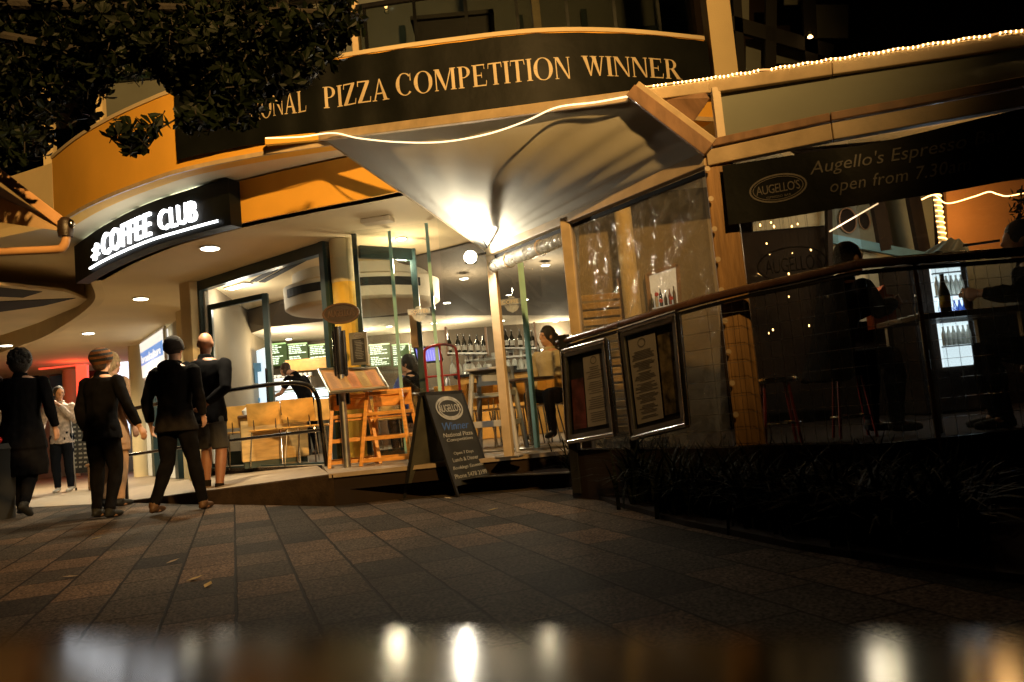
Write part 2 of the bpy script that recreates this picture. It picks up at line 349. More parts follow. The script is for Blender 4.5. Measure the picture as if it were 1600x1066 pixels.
        if bevel:
            b = o.modifiers.new('bevel', 'BEVEL'); b.width = bevel; b.segments = 2; b.limit_method = 'ANGLE'; b.angle_limit = R(40)
        for p in o.data.polygons: p.use_smooth = bool(smooth)
        if smooth and not voxel:
            try: o.data.set_sharp_from_angle(angle=R(42))
            except Exception: pass
        return o
def wloc(o):
    v = Vector((0, 0, 0))
    while o is not None: v += o.location; o = o.parent
    return v
def tag(o, label=None, cat=None, group=None, kind=None):
    if label: o['label'] = label
    if cat: o['category'] = cat
    if group: o['group'] = group
    if kind: o['kind'] = kind
    return o
def thing(name, label, cat, loc=(0, 0, 0), group=None):
    o = bpy.data.objects.new(name, None); COL.objects.link(o); o.location = loc; o.empty_display_size = .1
    return tag(o, label, cat, group)
def children(o): return [c for c in bpy.data.objects if c.parent == o]
def copy_tree(o, loc=None, rz=None, label=None, parent=None):
    c = o.copy(); COL.objects.link(c); c.parent = parent
    if loc is not None: c.location = loc
    if rz is not None: c.rotation_euler = (0, 0, rz)
    if label: c['label'] = label
    for ch in children(o): copy_tree(ch, parent=c)
    return c
def lamp(name, kind, loc, energy, col, parent=None, size=.05, target=None, angle=60, blend=.6):
    l = bpy.data.lights.new(name, kind); l.energy = energy; l.color = col; l.shadow_soft_size = size
    if kind == 'SPOT': l.spot_size = R(angle); l.spot_blend = blend
    o = bpy.data.objects.new(name, l); COL.objects.link(o); loc = Vector(loc)
    if parent is not None: o.parent = parent; o.location = loc-wloc(parent)
    else: o.location = loc
    if target is not None: o.rotation_euler = (Vector(target)-loc).to_track_quat('-Z', 'Y').to_euler()
    return o
def catmull(P, n=6):
    P = [Vector(p) for p in P]; out = []
    for i in range(len(P)-1):
        a, b, c, d = P[max(i-1, 0)], P[i], P[i+1], P[min(i+2, len(P)-1)]
        for k in range(n):
            t = k/n; out.append(.5*((2*b)+(c-a)*t+(2*a-5*b+4*c-d)*t*t+(3*b-a-3*c+d)*t**3))
    out.append(P[-1]); return out

# ------------------------------------------------------------------ lettering
def text_geo(s, size=1, shear=0, offset=0, space=1, ext=.004):
    c = bpy.data.curves.new('t', 'FONT'); c.body = s; c.size = size; c.shear = shear; c.offset = offset; c.space_character = space
    c.extrude = ext; c.resolution_u = 3; o = bpy.data.objects.new('t', c); COL.objects.link(o); bpy.context.view_layer.update()
    me = bpy.data.meshes.new_from_object(o.evaluated_get(bpy.context.evaluated_depsgraph_get()))
    vs = [v.co.copy() for v in me.vertices]; fs = [list(p.vertices) for p in me.polygons]
    bpy.data.objects.remove(o); bpy.data.curves.remove(c); bpy.data.meshes.remove(me)
    x0 = min(v.x for v in vs); x1 = max(v.x for v in vs); y0 = min(v.y for v in vs); y1 = max(v.y for v in vs)
    return vs, fs, (x0, x1, y0, y1)
def put_text(mb, s, fn, box, shear=0, offset=0, space=1, ext=.003):
    """text stretched into box (u0,u1,v0,v1) of a surface fn(u,v,w)->point"""
    vs, fs, (x0, x1, y0, y1) = text_geo(s, 1, shear, offset, space, 1)
    u0, u1, v0, v1 = box
    mb.add([fn(u0+(v.x-x0)/(x1-x0)*(u1-u0), v0+(v.y-y0)/(y1-y0)*(v1-v0), ext*(1 if v.z > 0 else 0)) for v in vs], fs)
def plane_fn(o, ux, uy):
    o = Vector(o); ux = Vector(ux); uy = Vector(uy); n = ux.cross(uy).normalized()
    return lambda u, v, w=0: o+ux*u+uy*v+n*w
def oval_ring(mb, fn, cu, cv, ru, rv, t, w=.003, seg=40):
    vs = []; fs = []
    for k in range(seg):
        a = 2*math.pi*k/seg
        for q in (1, 1-t):
            for h in (0, w): vs.append(fn(cu+ru*q*math.cos(a), cv+rv*(1-(1-q)*ru/rv)*math.sin(a), h))
    for k in range(seg):
        a = k*4; b = ((k+1) % seg)*4
        fs += [(a, b, b+1, a+1), (a+2, a+3, b+3, b+2), (a+1, b+1, b+3, a+3)]
    mb.add(vs, fs)
# a roman serif alphabet drawn with thick and thin strokes (unit cap height)
def serif(s):
    T, t, h = .16, .055, .035; out = []; x = 0
    def q(*p): out.append([(x+a, b) for a, b in p])
    def stem(a, w, s0=True, s1=True):
        q((a, 0), (a+w, 0), (a+w, 1), (a, 1))
        if s0: q((a-.07, 0), (a+w+.07, 0), (a+w+.07, h), (a-.07, h))
        if s1: q((a-.07, 1-h), (a+w+.07, 1-h), (a+w+.07, 1), (a-.07, 1))
    def arc(cx, cy, rx, ry, a0, a1, tk, tn, n=18):
        for k in range(n):
            p = []
            for a in (a0+(a1-a0)*k/n, a0+(a1-a0)*(k+1)/n):
                w = tn+(tk-tn)*abs(math.cos(a))**1.5; p.append((a, w))
            (A, wa), (B, wb) = p
            q((cx+rx*math.cos(A), cy+ry*math.sin(A)), (cx+rx*math.cos(B), cy+ry*math.sin(B)),
              (cx+(rx-wb)*math.cos(B), cy+(ry-wb*.6)*math.sin(B)), (cx+(rx-wa)*math.cos(A), cy+(ry-wa*.6)*math.sin(A)))
    for c in s:
        if c == 'I': stem(.08, T); w = .32
        elif c == 'N':
            stem(.10, t); stem(.72, t, False); q((.08, 1), (.27, 1), (.78, 0), (.70, 0)); w = .88
        elif c == 'A':
            q((.08, 0), (.15, 0), (.43, .93), (.40, 1)); q((.40, 1), (.46, 1), (.82, 0), (.62, 0)); q((.20, .3), (.62, .3), (.60, .36), (.22, .36))
            q((0, 0), (.24, 0), (.24, h), (0, h)); q((.54, 0), (.90, 0), (.90, h), (.54, h)); w = .92
        elif c == 'L': stem(.10, T); q((.26, 0), (.68, 0), (.68, t), (.26, t)); q((.65, t), (.68, 0), (.73, .27), (.70, .27)); w = .76
        elif c == 'P': stem(.10, T); arc(.30, .73, .36, .27, -math.pi/2, math.pi/2, T, t); q((.26, .46), (.31, .46), (.31, .50), (.26, .50)); q((.26, .96), (.31, .96), (.31, 1), (.26, 1)); w = .72
        elif c == 'R':
            stem(.10, T); arc(.32, .74, .34, .26, -math.pi/2, math.pi/2, T, t); q((.26, .48), (.33, .48), (.33, .52), (.26, .52)); q((.26, .96), (.33, .96), (.33, 1), (.26, 1))
            q((.34, .50), (.52, .50), (.86, 0), (.64, 0)); q((.62, 0), (.94, 0), (.94, h), (.62, h)); w = .94
        elif c == 'Z': q((.06, 1-t), (.66, 1-t), (.70, 1), (.06, 1)); q((.50, 1-t), (.70, 1-t), (.24, t), (.03, t)); q((.03, 0), (.70, 0), (.70, t), (.03, t)); q((.04, .76), (.08, .76), (.10, 1), (.06, 1)); q((.66, 0), (.70, 0), (.74, .26), (.70, .26)); w = .78
        elif c == 'C': arc(.50, .5, .46, .52, math.pi*.27, math.pi*1.74, T+.03, t); q((.78, .64), (.83, .64), (.83, 1), (.79, .92)); w = .92
        elif c == 'O': arc(.52, .5, .48, .52, 0, math.pi*2, T+.03, t, 30); w = 1.04
        elif c == 'M':
            stem(.10, t); stem(.92, T); q((.08, 1), (.30, 1), (.62, .1), (.55, 0)); q((.55, 0), (.60, 0), (.94, 1), (.88, 1)); w = 1.20
        elif c == 'E':
            stem(.10, T); q((.26, 1-t), (.68, 1-t), (.68, 1), (.26, 1)); q((.26, 0), (.72, 0), (.72, t), (.26, t)); q((.26, .48), (.52, .48), (.52, .53), (.26, .53))
            q((.65, 1), (.62, 1), (.65, .78), (.68, .78)); q((.69, 0), (.72, 0), (.76, .25), (.73, .25)); q((.49, .38), (.52, .38), (.52, .63), (.49, .63)); w = .80
        elif c == 'T':
            stem(.30, T, True, False); q((.04, 1-t), (.72, 1-t), (.72, 1), (.04, 1)); q((.02, .76), (.05, .76), (.07, 1), (.04, 1)); q((.71, .76), (.74, .76), (.72, 1), (.69, 1)); w = .78
        elif c == 'W':
            for a in (0, .42): q((.06+a, 1), (.26+a, 1), (.42+a, 0), (.36+a, 0)); q((.36+a, 0), (.42+a, 0), (.62+a, 1), (.56+a, 1))
            q((0, 1-h), (.32, 1-h), (.32, 1), (0, 1)); q((.42, 1-h), (.74, 1-h), (.74, 1), (.42, 1)); q((.88, 1-h), (1.12, 1-h), (1.12, 1), (.88, 1)); w = 1.14
        else: w = .42
        x += w+.02
    return out, x
def put_serif(mb, s, fn, box):
    polys, W_ = serif(s); u0, u1, v0, v1 = box
    for i, p in enumerate(polys):
        w = .004+.0006*(i % 5); n = len(p)
        mb.add([fn(u0+a/W_*(u1-u0), v0+b*(v1-v0), w) for a, b in p], [tuple(range(n))])
class Path:   # arc-length walk of a plan polyline; fn(u, v, w) = along, height, outwards
    def __init__(s, pts):
        s.p = [Vector((q[0], q[1], 0)) for q in pts]; s.d = [0]
        for a, b in zip(s.p, s.p[1:]): s.d.append(s.d[-1]+(b-a).length)
        s.L = s.d[-1]
    def at(s, u, w=0):
        u = max(0, min(s.L, u)); i = 0
        while i < len(s.p)-2 and s.d[i+1] < u: i += 1
        t = (u-s.d[i])/(s.d[i+1]-s.d[i]); a, b = s.p[i], s.p[i+1]; d = (b-a).normalized()
        return a+(b-a)*t+Vector((d.y, -d.x, 0))*w
    def fn(s, u, v, w=0): q = s.at(u, w); return Vector((q.x, q.y, v))
    def near(s, P):
        best = (1e9, 0)
        for k in range(401):
            u = s.L*k/400; q = s.at(u); e = (q.x-P[0])**2+(q.y-P[1])**2
            if e < best[0]: best = (e, u)
        return best[1]
    def sub(s, u0, u1, n=24, w=0): return [s.at(u0+(u1-u0)*k/n, w) for k in range(n+1)]
M['paver'] = pavermat()

# ================================================================== THE SETTING
def flat(name, poly, z, m, kind='structure'):
    return tag(MB().prism([xy(p) for p in poly], z-.05, z).build(name, m), kind=kind)
flat('ground', [(-60, -40), (60, -40), (60, 80), (-60, 80)], 0, 'paver')
# plan lines of the building ------------------------------------------------
FASC = catmull([Z(*p, FT) for p in ((81, 248), (120, 217), (165, 190), (222, 163), (282, 140), (400, 112), (560, 85), (700, 65), (840, 50), (970, 50), (1100, 62))], 5)
PF = Path(FASC)
LOW = catmull([Z(*p, SOF) for p in ((140, 438), (185, 412), (250, 384), (310, 366), (380, 348), (480, 327), (590, 306), (700, 283), (820, 262))], 5)   # front edge of the lower ceiling
LP_ = Path(LOW)
SC = catmull([Z(*p, SOF) for p in ((-120, 585), (-50, 568), (0, 551), (60, 530), (100, 508), (135, 483), (149, 464), (140, 438))], 5)   # S-curve back along the arcade
G0 = Z(313, 440, SOF); G1 = Z(508, 378, SOF); G2 = Z(553, 366, SOF); G3 = Z(690, 343, SOF); G4 = Vector((1.9, 7.6, SOF))
BZ = 0.
# --- cafe building
bld = thing('cafe_building', 'two storey corner cafe building with curved yellow parapet, cream soffit and lit glass frontage', 'building', (-1.5, 9, 0))
MB().wall(FASC, FB, FT, .16).build('parapet', 'yellow', bld, True)
MB().wall(PF.sub(0, PF.L, 60, .012), FT-.008, FT+.03, .19).build('parapet_capping', 'arcade', bld, True)
MB().wall(PF.sub(0, PF.L, 60, .012), FB-.01, FB+.03, .02).build('drip_edge', 'tentmetal', bld)
up = [xy(p) for p in FASC] + [(9, 8.2), (9, 14), (-14, 22), (-20, 12), (-9.5, 9.9)]
MB().prism([xy(p+Vector((0, .03, 0))) for p in FASC] + [(9, 8.4), (9, 12), (-6, 17), (-18, 22), (-22, 14), (-9.5, 10.2)], FB+.02, FB+.12).build('upper_soffit', 'soffit', bld)
MB().wall(LOW, SOF, FB, .15).build('lower_fascia', 'yellow', bld, True)
ceil_poly = [xy(p+Vector((0, .02, 0))) for p in SC[:-1]] + [xy(p+Vector((0, .03, 0))) for p in LOW] + [(2.6, 7.0), (4, 9), (4, 20), (-20, 26), (-24, 20)]
MB().prism(ceil_poly, SOF, SOF+.1).build('ceiling', 'soffit', bld)
MB().wall(SC, SOF-.003, FB+.02, .12).build('curved_downstand', 'cream', bld, True)
# cream return of the parapet running left
PR0 = FASC[0]; PRl = [Vector((-13, 11.2, 0)), Vector((PR0.x-1.2, PR0.y+.55, 0)), PR0+Vector((-.003, .0, 0))]
MB().wall(PRl, FB+.03, FT-.05, .16).build('parapet_return', 'cream', bld)
# arcade beam with dark louvre slots below it
ba = Y(-60, 430, 9.9); bb = Y(148, 452, 11.9)
arc_ = thing('arcade_canopy', 'cream arcade beam and slatted canopy running off left below the yellow parapet', 'canopy', (-7, 11, 0))
la, lb = Vector((-10.5, 10.2, 0)), Z(145, 468, 2.96)
MB().wall([la, Vector(((la.x+lb.x)/2, (la.y+lb.y)/2-.1, 0)), lb], 2.98, FB+.018, .22).build('beam', 'arcade', arc_)
for k in range(2):
    a = Y(-60, 462+k*32, 11.9+k*1.1); b = Y(60+62*(1-k), 467+k*10, 12.2+k*1.2)
for k, (p, q, w) in enumerate((((-60, 478), (92, 463), .42), ((-60, 500), (118, 468), .42))):
    A = Z(p[0], p[1], 3.0); B = Z(q[0], q[1], 3.0)
mb = MB()
for (x0, y0, x1, y1, hgt) in ((-60, 444, 66, 456, 17), (-60, 474, 118, 466, 22)):
    Pq = [Z(x0, y0, 2.93), Z(x1, y1, 2.93), Z(x1-30 if hgt == 17 else x1-50, y1+hgt*.55, 2.93), Z(x0, y0+hgt, 2.93)]
    mb.prism([xy(p) for p in Pq], 2.928, 2.96)
mb.build('louvre_slot', 'rubber', arc_)
MB().prism([xy(Z(*p, 2.93)) for p in ((-60, 440), (-60, 545), (60, 505), (120, 480), (140, 470), (100, 456))], 2.935, 2.975).build('canopy_soffit', 'arcade', arc_)
# columns
def col_rect(c, w, d, z0, z1, m, name='column', rz=0): return MB().box((c[0], c[1], (z0+z1)/2), (w, d, z1-z0), rz).build(name, m, bld, bevel=.012)
cA = Z(299, 440, SOF); cA = Vector((cA.x, cA.y, 0))
rzw = math.atan2(G1.y-G0.y, G1.x-G0.x)
col_rect((cA.x-.04, cA.y+.1), .27, .22, 0, SOF, 'cream', rz=rzw)
cB = Z(283, 484, SOF); col_rect((cB.x, cB.y+.15), .26, .2, 0, SOF, 'cream', rz=rzw)
cY = (Z(531, 372, SOF)); cy0 = Vector((cY.x, cY.y+.12, 0))
c = MB(); c.lathe([(.15, DECK), (.15, 2.32)], (cy0.x, cy0.y, 0), 28); col1 = c.build('column', 'yellow2', bld, True)
MB().lathe([(.152, 2.30), (.152, SOF)], (cy0.x, cy0.y, 0), 28).build('column_shaded_top', 'soffit', bld, True)  # soffit shadow on the column top put in as a cream sleeve
cS = Z(213, 541, SOF); MB().lathe([(.17, 0), (.17, SOF)], (cS.x, cS.y, 0), 20).build('column', 'cream', bld, True)
cT = Z(108, 578, SOF+0); MB().lathe([(.17, 0), (.17, SOF)], (cT.x, min(cT.y, 22), 0), 20).build('column', 'cream', bld, True)
# wedge shaped shop-front: big dark green frame of the left glazed bay
def V_(p): return Vector((p[0], p[1], 0))
g0, g1, g2, g3 = V_(G0), V_(G1), V_(G2), V_(G3)
fr = MB()
for p in (g0, g1-Vector((0.02, 0, 0))): fr.box((p.x, p.y, (SOF+.1)/2), (.08, .1, SOF-.1-.004), rzw)
fr.bar(g0+Vector((0, 0, SOF-.07)), g1+Vector((0, 0, SOF-.07)), .1, .13)
fr.bar(g0+Vector((0, .0, DECK+.014)), g1+Vector((0, 0, DECK+.014)), .09, .02)
fr.build('shopfront_frame', 'greenframe', bld)
# the inner (open) door leaf hung in this bay: green frame px 330-420
d0 = Y(330, 462, g0.y-.1); d1 = Y(412, 460, 9.55)
doorL = MB(); za, zb = DECK+.02, 2.46
pa, pb = Vector((g0.x+.12, g0.y-.02, 0)), Vector((Z(414, 459, 2.46).x, Z(414, 459, 2.46).y, 0))
doorL.bar(pa+Vector((0, 0, za)), pa+Vector((0, 0, zb)), .05, .06); doorL.bar(pb+Vector((0, 0, za)), pb+Vector((0, 0, zb)), .07, .07)
doorL.bar(pa+Vector((0, 0, zb-.03)), pb+Vector((0, 0, zb-.03)), .05, .07); doorL.bar(pa+Vector((0, 0, za+.1)), pb+Vector((0, 0, za+.1)), .05, .18)
dr = doorL.build('door', 'greenframe', bld)
MB().plate([pa+Vector((0, 0, za+.15)), pb+Vector((0, 0, za+.15)), pb+Vector((0, 0, zb-.06)), pa+Vector((0, 0, zb-.06))], .008).build('pane', 'glass', dr)
MB().bar(pb+Vector((-.03, -.05, 1.0)), pb+Vector((-.03, -.05, 1.5)), .025, .025).build('handle', 'chrome', dr)
MB().box((g0.x+.07, g0.y-.02, 1.5), (.035, .05, 2.3), rzw).build('door_jamb', 'white', bld)
# second bay (right of the yellow column): dark door frame and folded frameless glass leaves
f2 = MB()
f2.bar(g2+Vector((0, 0, DECK)), g2+Vector((0, 0, SOF)), .05, .05)
f2.build('shopfront_frame', 'greenframe', bld)
gd0 = g2+Vector((.04, .02, 0)); gdt = Z(640, 389, 2.62); gd1 = Vector((gdt.x, gdt.y+.25, 0))
dd = MB(); dd.bar(gd0+Vector((0, 0, 2.60)), gd1+Vector((0, 0, 2.60)), .05, .14); dd.bar(gd1+Vector((0, 0, DECK)), gd1+Vector((0, 0, 2.67)), .07, .07)
dd.bar(gd0+Vector((0, 0, DECK+.06)), gd1+Vector((0, 0, DECK+.06)), .05, .1); dr2 = dd.build('door', 'greenframe', bld)
MB().plate([gd0+Vector((0, 0, DECK+.1)), gd1+Vector((0, 0, DECK+.1)), gd1+Vector((0, 0, 2.53)), gd0+Vector((0, 0, 2.53))], .008).build('pane', 'glass', dr2)
MB().box((gd1.x-.05, gd1.y-.05, 1.72), (.075, .05, .42)).build('door_notice', 'paperbeige', dr2)
def leaf(px, y0, y1, D, w, ang, nm='glass_leaf'):
    p = Z(px, y1, DECK); top = Y(px, y0, p.y); zt = SOF-.02
    a = Vector((p.x, p.y, 0)); b = a+Vector((math.cos(ang), math.sin(ang), 0))*w
    g = MB().plate([a+Vector((0, 0, DECK+.03)), b+Vector((0, 0, DECK+.03)), b+Vector((0, 0, zt)), a+Vector((0, 0, zt))], .012).build(nm, 'glass', bld)
    MB().box((a.x, a.y, (DECK+zt)/2+.01), (.034, .03, zt-DECK-.03)).build('glass_edge', 'glassedge', g)
    return a
L1 = leaf(636, 350, 717, 8, .75, R(170)); L2 = leaf(696, 345, 713, 8, .9, R(175)); L3 = leaf(842, 370, 703, 8, .9, R(8)); L4 = leaf(838, 372, 704, 8, .8, R(172), 'glass_leaf')
MB().box(((L2.x+L3.x)/2, (L2.y+L3.y)/2, DECK+.012), (1.7, .05, .024), math.atan2(L3.y-L2.y, L3.x-L2.x)).build('floor_track', 'steel', bld)
# upper storey ------------------------------------------------------------
UZ = 7.0
for px, py in ((557, 85), (841, 50)):
    p = Z(px, py, FT+.05); MB().box((p.x, p.y+.06, (FT+.05+UZ)/2), (.075, .09, UZ-FT-.05)).build('verandah_post', 'tentmetal', bld, bevel=.006)
p = Z(1113, 60, FT); MB().box((p.x+.08, p.y+.05, (FB-.3+UZ)/2), (.22, .2, UZ-FB+.3)).build('verandah_post', 'cream', bld)
for px, py in ((150, 197), (70, 262)):
    p = Z(px, py, FT); MB().box((p.x, p.y+.12, (FT+UZ)/2), (.12 if px < 100 else .07, .08, UZ-FT)).build('verandah_post', 'cream', bld)
uu = PF.near(Z(557, 85, FT)); u2 = PF.near(Z(841, 50, FT)); u3 = PF.L
MB().tube([PF.fn(uu+(u3-uu)*k/30, 4.52, -.1) for k in range(31)], .028, 8).build('balcony_handrail', 'blackmetal', bld, True)
MB().wall(PF.sub(uu, u3, 30, -.09), FT+.05, 4.49, .01).build('balcony_glass', 'glassdark', bld, True)
for k in range(7): q = PF.fn(uu+(u3-uu)*(k+.15)/7, 0, -.11); MB().box((q.x, q.y, FT+.2), (.03, .03, .55)).build('balcony_stanchion', 'blackmetal', bld)
MB().prism([(-9, 10.2), (-6.5, 10), (-3, 8.2), (0, 7.6), (2.4, 8.2), (9, 8.2), (9, 13), (-9, 15)], FB+.14, FB+.24).build('upper_floor', 'brownwood', bld)
MB().box((-.6, 11.3, 5.2), (10.5, .15, 3.6)).build('upper_back_wall', 'grimwall', bld)
mb = MB()
for x in (-3.0, -1.2, .55, 1.5, 2.6): mb.box((x, 11.17, 5.0), (.09, .06, 3.0))
mb.box((-.6, 11.16, 6.1), (10, .05, .1)); mb.build('upper_window_frames', 'greenframe', bld)
MB().prism([(-9, 11), (-3, 8.6), (0, 8), (3, 8.4), (9, 8.4), (9, 13), (-9, 15)], UZ, UZ+.2).build('verandah_roof', 'taupe', bld)
# right hand wing upper wall with panes
MB().box((5.8, 8.9, 5.3), (6.6, .2, 3.6), R(-4)).build('wing_wall', 'nightwall', bld)
mb = MB(); mb2 = MB()
for px0, px1, y0, y1 in ((1140, 1170, -40, 38), (1165, 1195, 62, 118), (1200, 1262, 70, 100), (1275, 1325, 8, 60), (1225, 1262, -40, 8)):
    A = [Y(a, b, 8.55) for a, b in ((px0, y1), (px1, y1), (px1, y0), (px0, y0))]; MB().plate(A, .02).build('wing_window', 'grimwall', bld)
for a, b, w in (((1150, -20), (1158, 118), .09), ((1205, -30), (1203, 118), .12), ((1118, 30), (1300, 82), .16), ((1262, -30), (1268, 110), .14)):
    mb2.bar(Y(*a, 8.35), Y(*b, 8.35), w, .05, (0, 1, 0))
mb2.build('wing_window_frame', 'rubber', bld)
# ---- deck, ramp and step
E0 = Z(515, 741, DECK); E1 = Z(700, 722.5, DECK); E2 = Z(885, 704.5, DECK)
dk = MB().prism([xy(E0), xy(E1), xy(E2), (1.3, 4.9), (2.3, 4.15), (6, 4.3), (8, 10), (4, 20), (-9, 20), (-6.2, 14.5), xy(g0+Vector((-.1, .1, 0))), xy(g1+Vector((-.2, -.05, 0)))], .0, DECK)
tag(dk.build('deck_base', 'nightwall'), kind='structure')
tag(MB().prism([xy(E0-Vector((0, .03, 0))), xy(E1-Vector((0, .03, 0))), xy(E2-Vector((0, .03, 0)))]+[xy(v) for v in dk.v[3:12]], DECK+.002-.035, DECK+.004).build('deck_floor', 'deck'), kind='structure')
st = MB(); S0 = Z(515, 762, .12); S1 = Z(890, 741, .12)
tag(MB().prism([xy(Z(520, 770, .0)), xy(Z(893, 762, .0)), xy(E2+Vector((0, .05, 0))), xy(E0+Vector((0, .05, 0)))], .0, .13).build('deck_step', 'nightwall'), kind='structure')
tag(MB().bar(Z(600, 752, .135), Z(890, 738.5, .135), .03, .012).build('step_nosing', 'steel'), kind='structure')
r0 = E0; r1 = Z(200, 790, .0)
ra, rb = Z(196, 783, .02), E0
rp = MB(); W0 = Z(200, 762, .03); W1 = g1+Vector((-.25, -.06, 0))
vs = [Vector((rb.x, rb.y, DECK)), Vector((W1.x, W1.y, DECK)), Vector((g0.x, g0.y, .19)), Vector((W0.x, W0.y, .02)), Vector((ra.x, ra.y, .02))]
lo = [Vector((v.x, v.y, -.02)) for v in vs]
rp.add(vs+lo, [(0, 1, 2), (0, 2, 3, 4), (9, 8, 7, 6, 5)]+[(i, 5+i, 5+(i+1) % 5, (i+1) % 5) for i in range(5)])
rp2 = MB(); rp.build('ramp', 'deck'); tag(bpy.data.objects['ramp'], kind='structure')
kx = Vector((.02, -.02, 0))
tag(MB().add([ra+Vector((0, 0, -.03)), ra, rb, Vector((rb.x, rb.y, 0)), ra+kx*2-Vector((0, 0, .03)), ra+kx*2-Vector((0, 0, .008)), rb+kx*2-Vector((0, 0, .008)), Vector((rb.x, rb.y, 0))+kx*2],
    [(0, 1, 2, 3), (7, 6, 5, 4), (0, 4, 5, 1), (1, 5, 6, 2), (2, 6, 7, 3), (3, 7, 4, 0)]).build('ramp_edge_wall', 'concrete'), kind='structure')
flat('arcade_floor', [xy(Z(-80, 800, 0)), xy(Z(196, 786, 0)), xy(Z(215, 766, 0)), (-6, 15), (-9, 24), (-26, 24), (-20, 12)], .006, 'deck')

# ================================================================== SIGNS ON THE BUILDING
PLs = Path([p for p in LOW]); ua, ub = 0.0, PLs.near(Z(378, 348, SOF))
sg = thing('illuminated_sign', 'long curved black box sign with white lit letters reading COFFEE CLUB', 'sign', PLs.fn((ua+ub)/2, SOF, .1))
fnS = lambda u, v, w=0: PLs.fn(u, v, .16+w)
PSs = Path(PLs.sub(0, PLs.L, 60, .16))
def su(px):
    best = (1e9, 0)
    for k in range(600):
        u = ub*k/600; q = fnS(u, SOF+.17)-EYE; sx = 800+FPX*q.dot(RT)/q.dot(_f)
        if abs(sx-px) < best[0]: best = (abs(sx-px), u)
    return best[1]
sub = PLs.sub(ua, ub, 30, .16); SZ0, SZ1 = SOF-.05, SOF+.42
MB().wall(sub, SZ0, SZ1, .15).build('sign_box', 'vinyl', sg, True)
Ls = ub-ua
mb = MB(); put_text(mb, 'COFFEE', fnS, (su(162), su(238), SZ0+.115, SZ0+.365), 0.05, 0, .98, .03); put_text(mb, 'CLUB', fnS, (su(250), su(309), SZ0+.125, SZ0+.34), 0, 0, 1, .03)
mb.build('sign_letters', 'litsign', sg)
mb = MB()   # small 'the' mark and swash before the words
put_text(mb, '\u2021', fnS, (su(146), su(158), SZ0+.12, SZ0+.31), 0.2, .03, 1, .03)
mb.build('sign_mark', 'litsign', sg)
mb = MB()
for k in range(24):
    a = su(141)+(su(341)-su(141))*k/24; b = su(141)+(su(341)-su(141))*(k+1)/24; z = SZ0+.055
    mb.add([fnS(a, z, .004), fnS(b, z, .004), fnS(b, z+.022, .004), fnS(a, z+.022, .004), fnS(a, z, .02), fnS(b, z, .02), fnS(b, z+.022, .02), fnS(a, z+.022, .02)], [(4, 5, 6, 7), (0, 1, 5, 4), (2, 3, 7, 6)])
mb.build('sign_underline', 'litsign', sg)
mb = MB()   # white trough lamp on top of the box
for k in range(5):
    a = fnS(ua+Ls*(.10+.16*k), SZ1+.012, -.08); b = fnS(ua+Ls*(.22+.16*k), SZ1+.012, -.08); mb.bar(a, b, .03, .02)
mb.build('top_tube_lamp', emis('tube_lamp_lit', (.85, 1.0, .90), 12), sg)
# competition banner ------------------------------------------------------
nb0 = PF.near(Z(278, 142, FT)); nb1 = PF.near(Z(1103, 62, FT))
bn = thing('vinyl_banner', 'long black vinyl banner with gold serif capitals tied along the yellow parapet', 'banner', PF.fn((nb0+nb1)/2, FB, .03))
BT, BB = FT-.035, FB+.10
def bfn(u, v, w=0):
    L = nb1-nb0; t = (u-nb0)/L
    rip = .012*math.sin(u*16)*max(0, 1-abs(t-.25)*3.2)+.006*math.sin(u*5+v*4)
    return PF.fn(u, v, .045+rip+w)
def bsurf(a, b):
    u = nb0+(nb1-nb0)*a; sag = .012*math.sin(a*60)*(.5-abs(b-.5)); lo_ = BB+(.10*max(0, a-.62)/.38)
    return bfn(u, lo_+(BT-lo_)*b+(-.004*abs(math.sin(a*42)) if b > .9 else 0), 0)
MB().grid(bsurf, 150, 10, .004).build('banner_sheet', 'vinyl', bn, True)
t0 = PF.near(Z(352, 160, (BT+BB)/2)); t1 = PF.near(Z(1080, 100, (BT+BB)/2)); tA = PF.near(Z(497, 130, (BT+BB)/2)); tB = PF.near(Z(597, 130, 3.6)); tC = PF.near(Z(608, 130, 3.6)); tD = PF.near(Z(902, 100, 3.6)); tE = PF.near(Z(920, 100, 3.6))
v0, v1 = BB+.22, BB+.42
for w_, a_, b_, c_, d_ in (('NATIONAL', PF.near(Z(296, 175, 3.5)), PF.near(Z(470, 158, 3.6)), v0, v1), ('PIZZA', PF.near(Z(482, 140, 3.6)), tB, v0, v1), ('COMPETITION', tC, tD, v0+.01, v1+.01), ('WINNER', tE, t1, v0+.035, v1+.02)):
    mb = MB(); put_serif(mb, w_, bfn, (a_, b_, c_, d_)); mb.build('lettering', 'gold', bn)
# down lights in the cream soffit -----------------------------------------
n = 0
for px, py, e in ((328, 388, 400), (220, 467, 520), (138, 521, 520), (10, 540, 520)):
    p = Z(px, py, SOF-.012); lab = {328: 'round white downlight nearest the lit sign in the cream soffit', 220: 'round white downlight above the striped beanie walker, second from the lit sign',
        138: 'round white downlight third from the lit sign, above the standing man', 10: 'round white downlight at far left above the curly haired walker'}[px]
    dl = thing('downlight', lab, 'ceiling light', p, 'downlights in the walkway soffit')
    MB().lathe([(.115, -.006), (.105, .012)], p, 24).build('trim_ring', 'white', dl, True)
    MB().lathe([(.095, -.012), (.095, -.007)], p, 24).build('lens', 'lampface', dl)
    lamp('downlight_beam', 'SPOT', p-Vector((0, 0, .03)), e, (1, .84, .55), dl, .09, p-Vector((0, 0, 3)), 150, .8)
    n += 1
p = Z(590, 345, SOF-.03)
tag(MB().box(p, (.32, .16, .05), R(-12)).build('ceiling_speaker', 'arcade', bevel=.01), 'flat beige box fixed under the soffit beside the canvas awning', 'ceiling speaker')

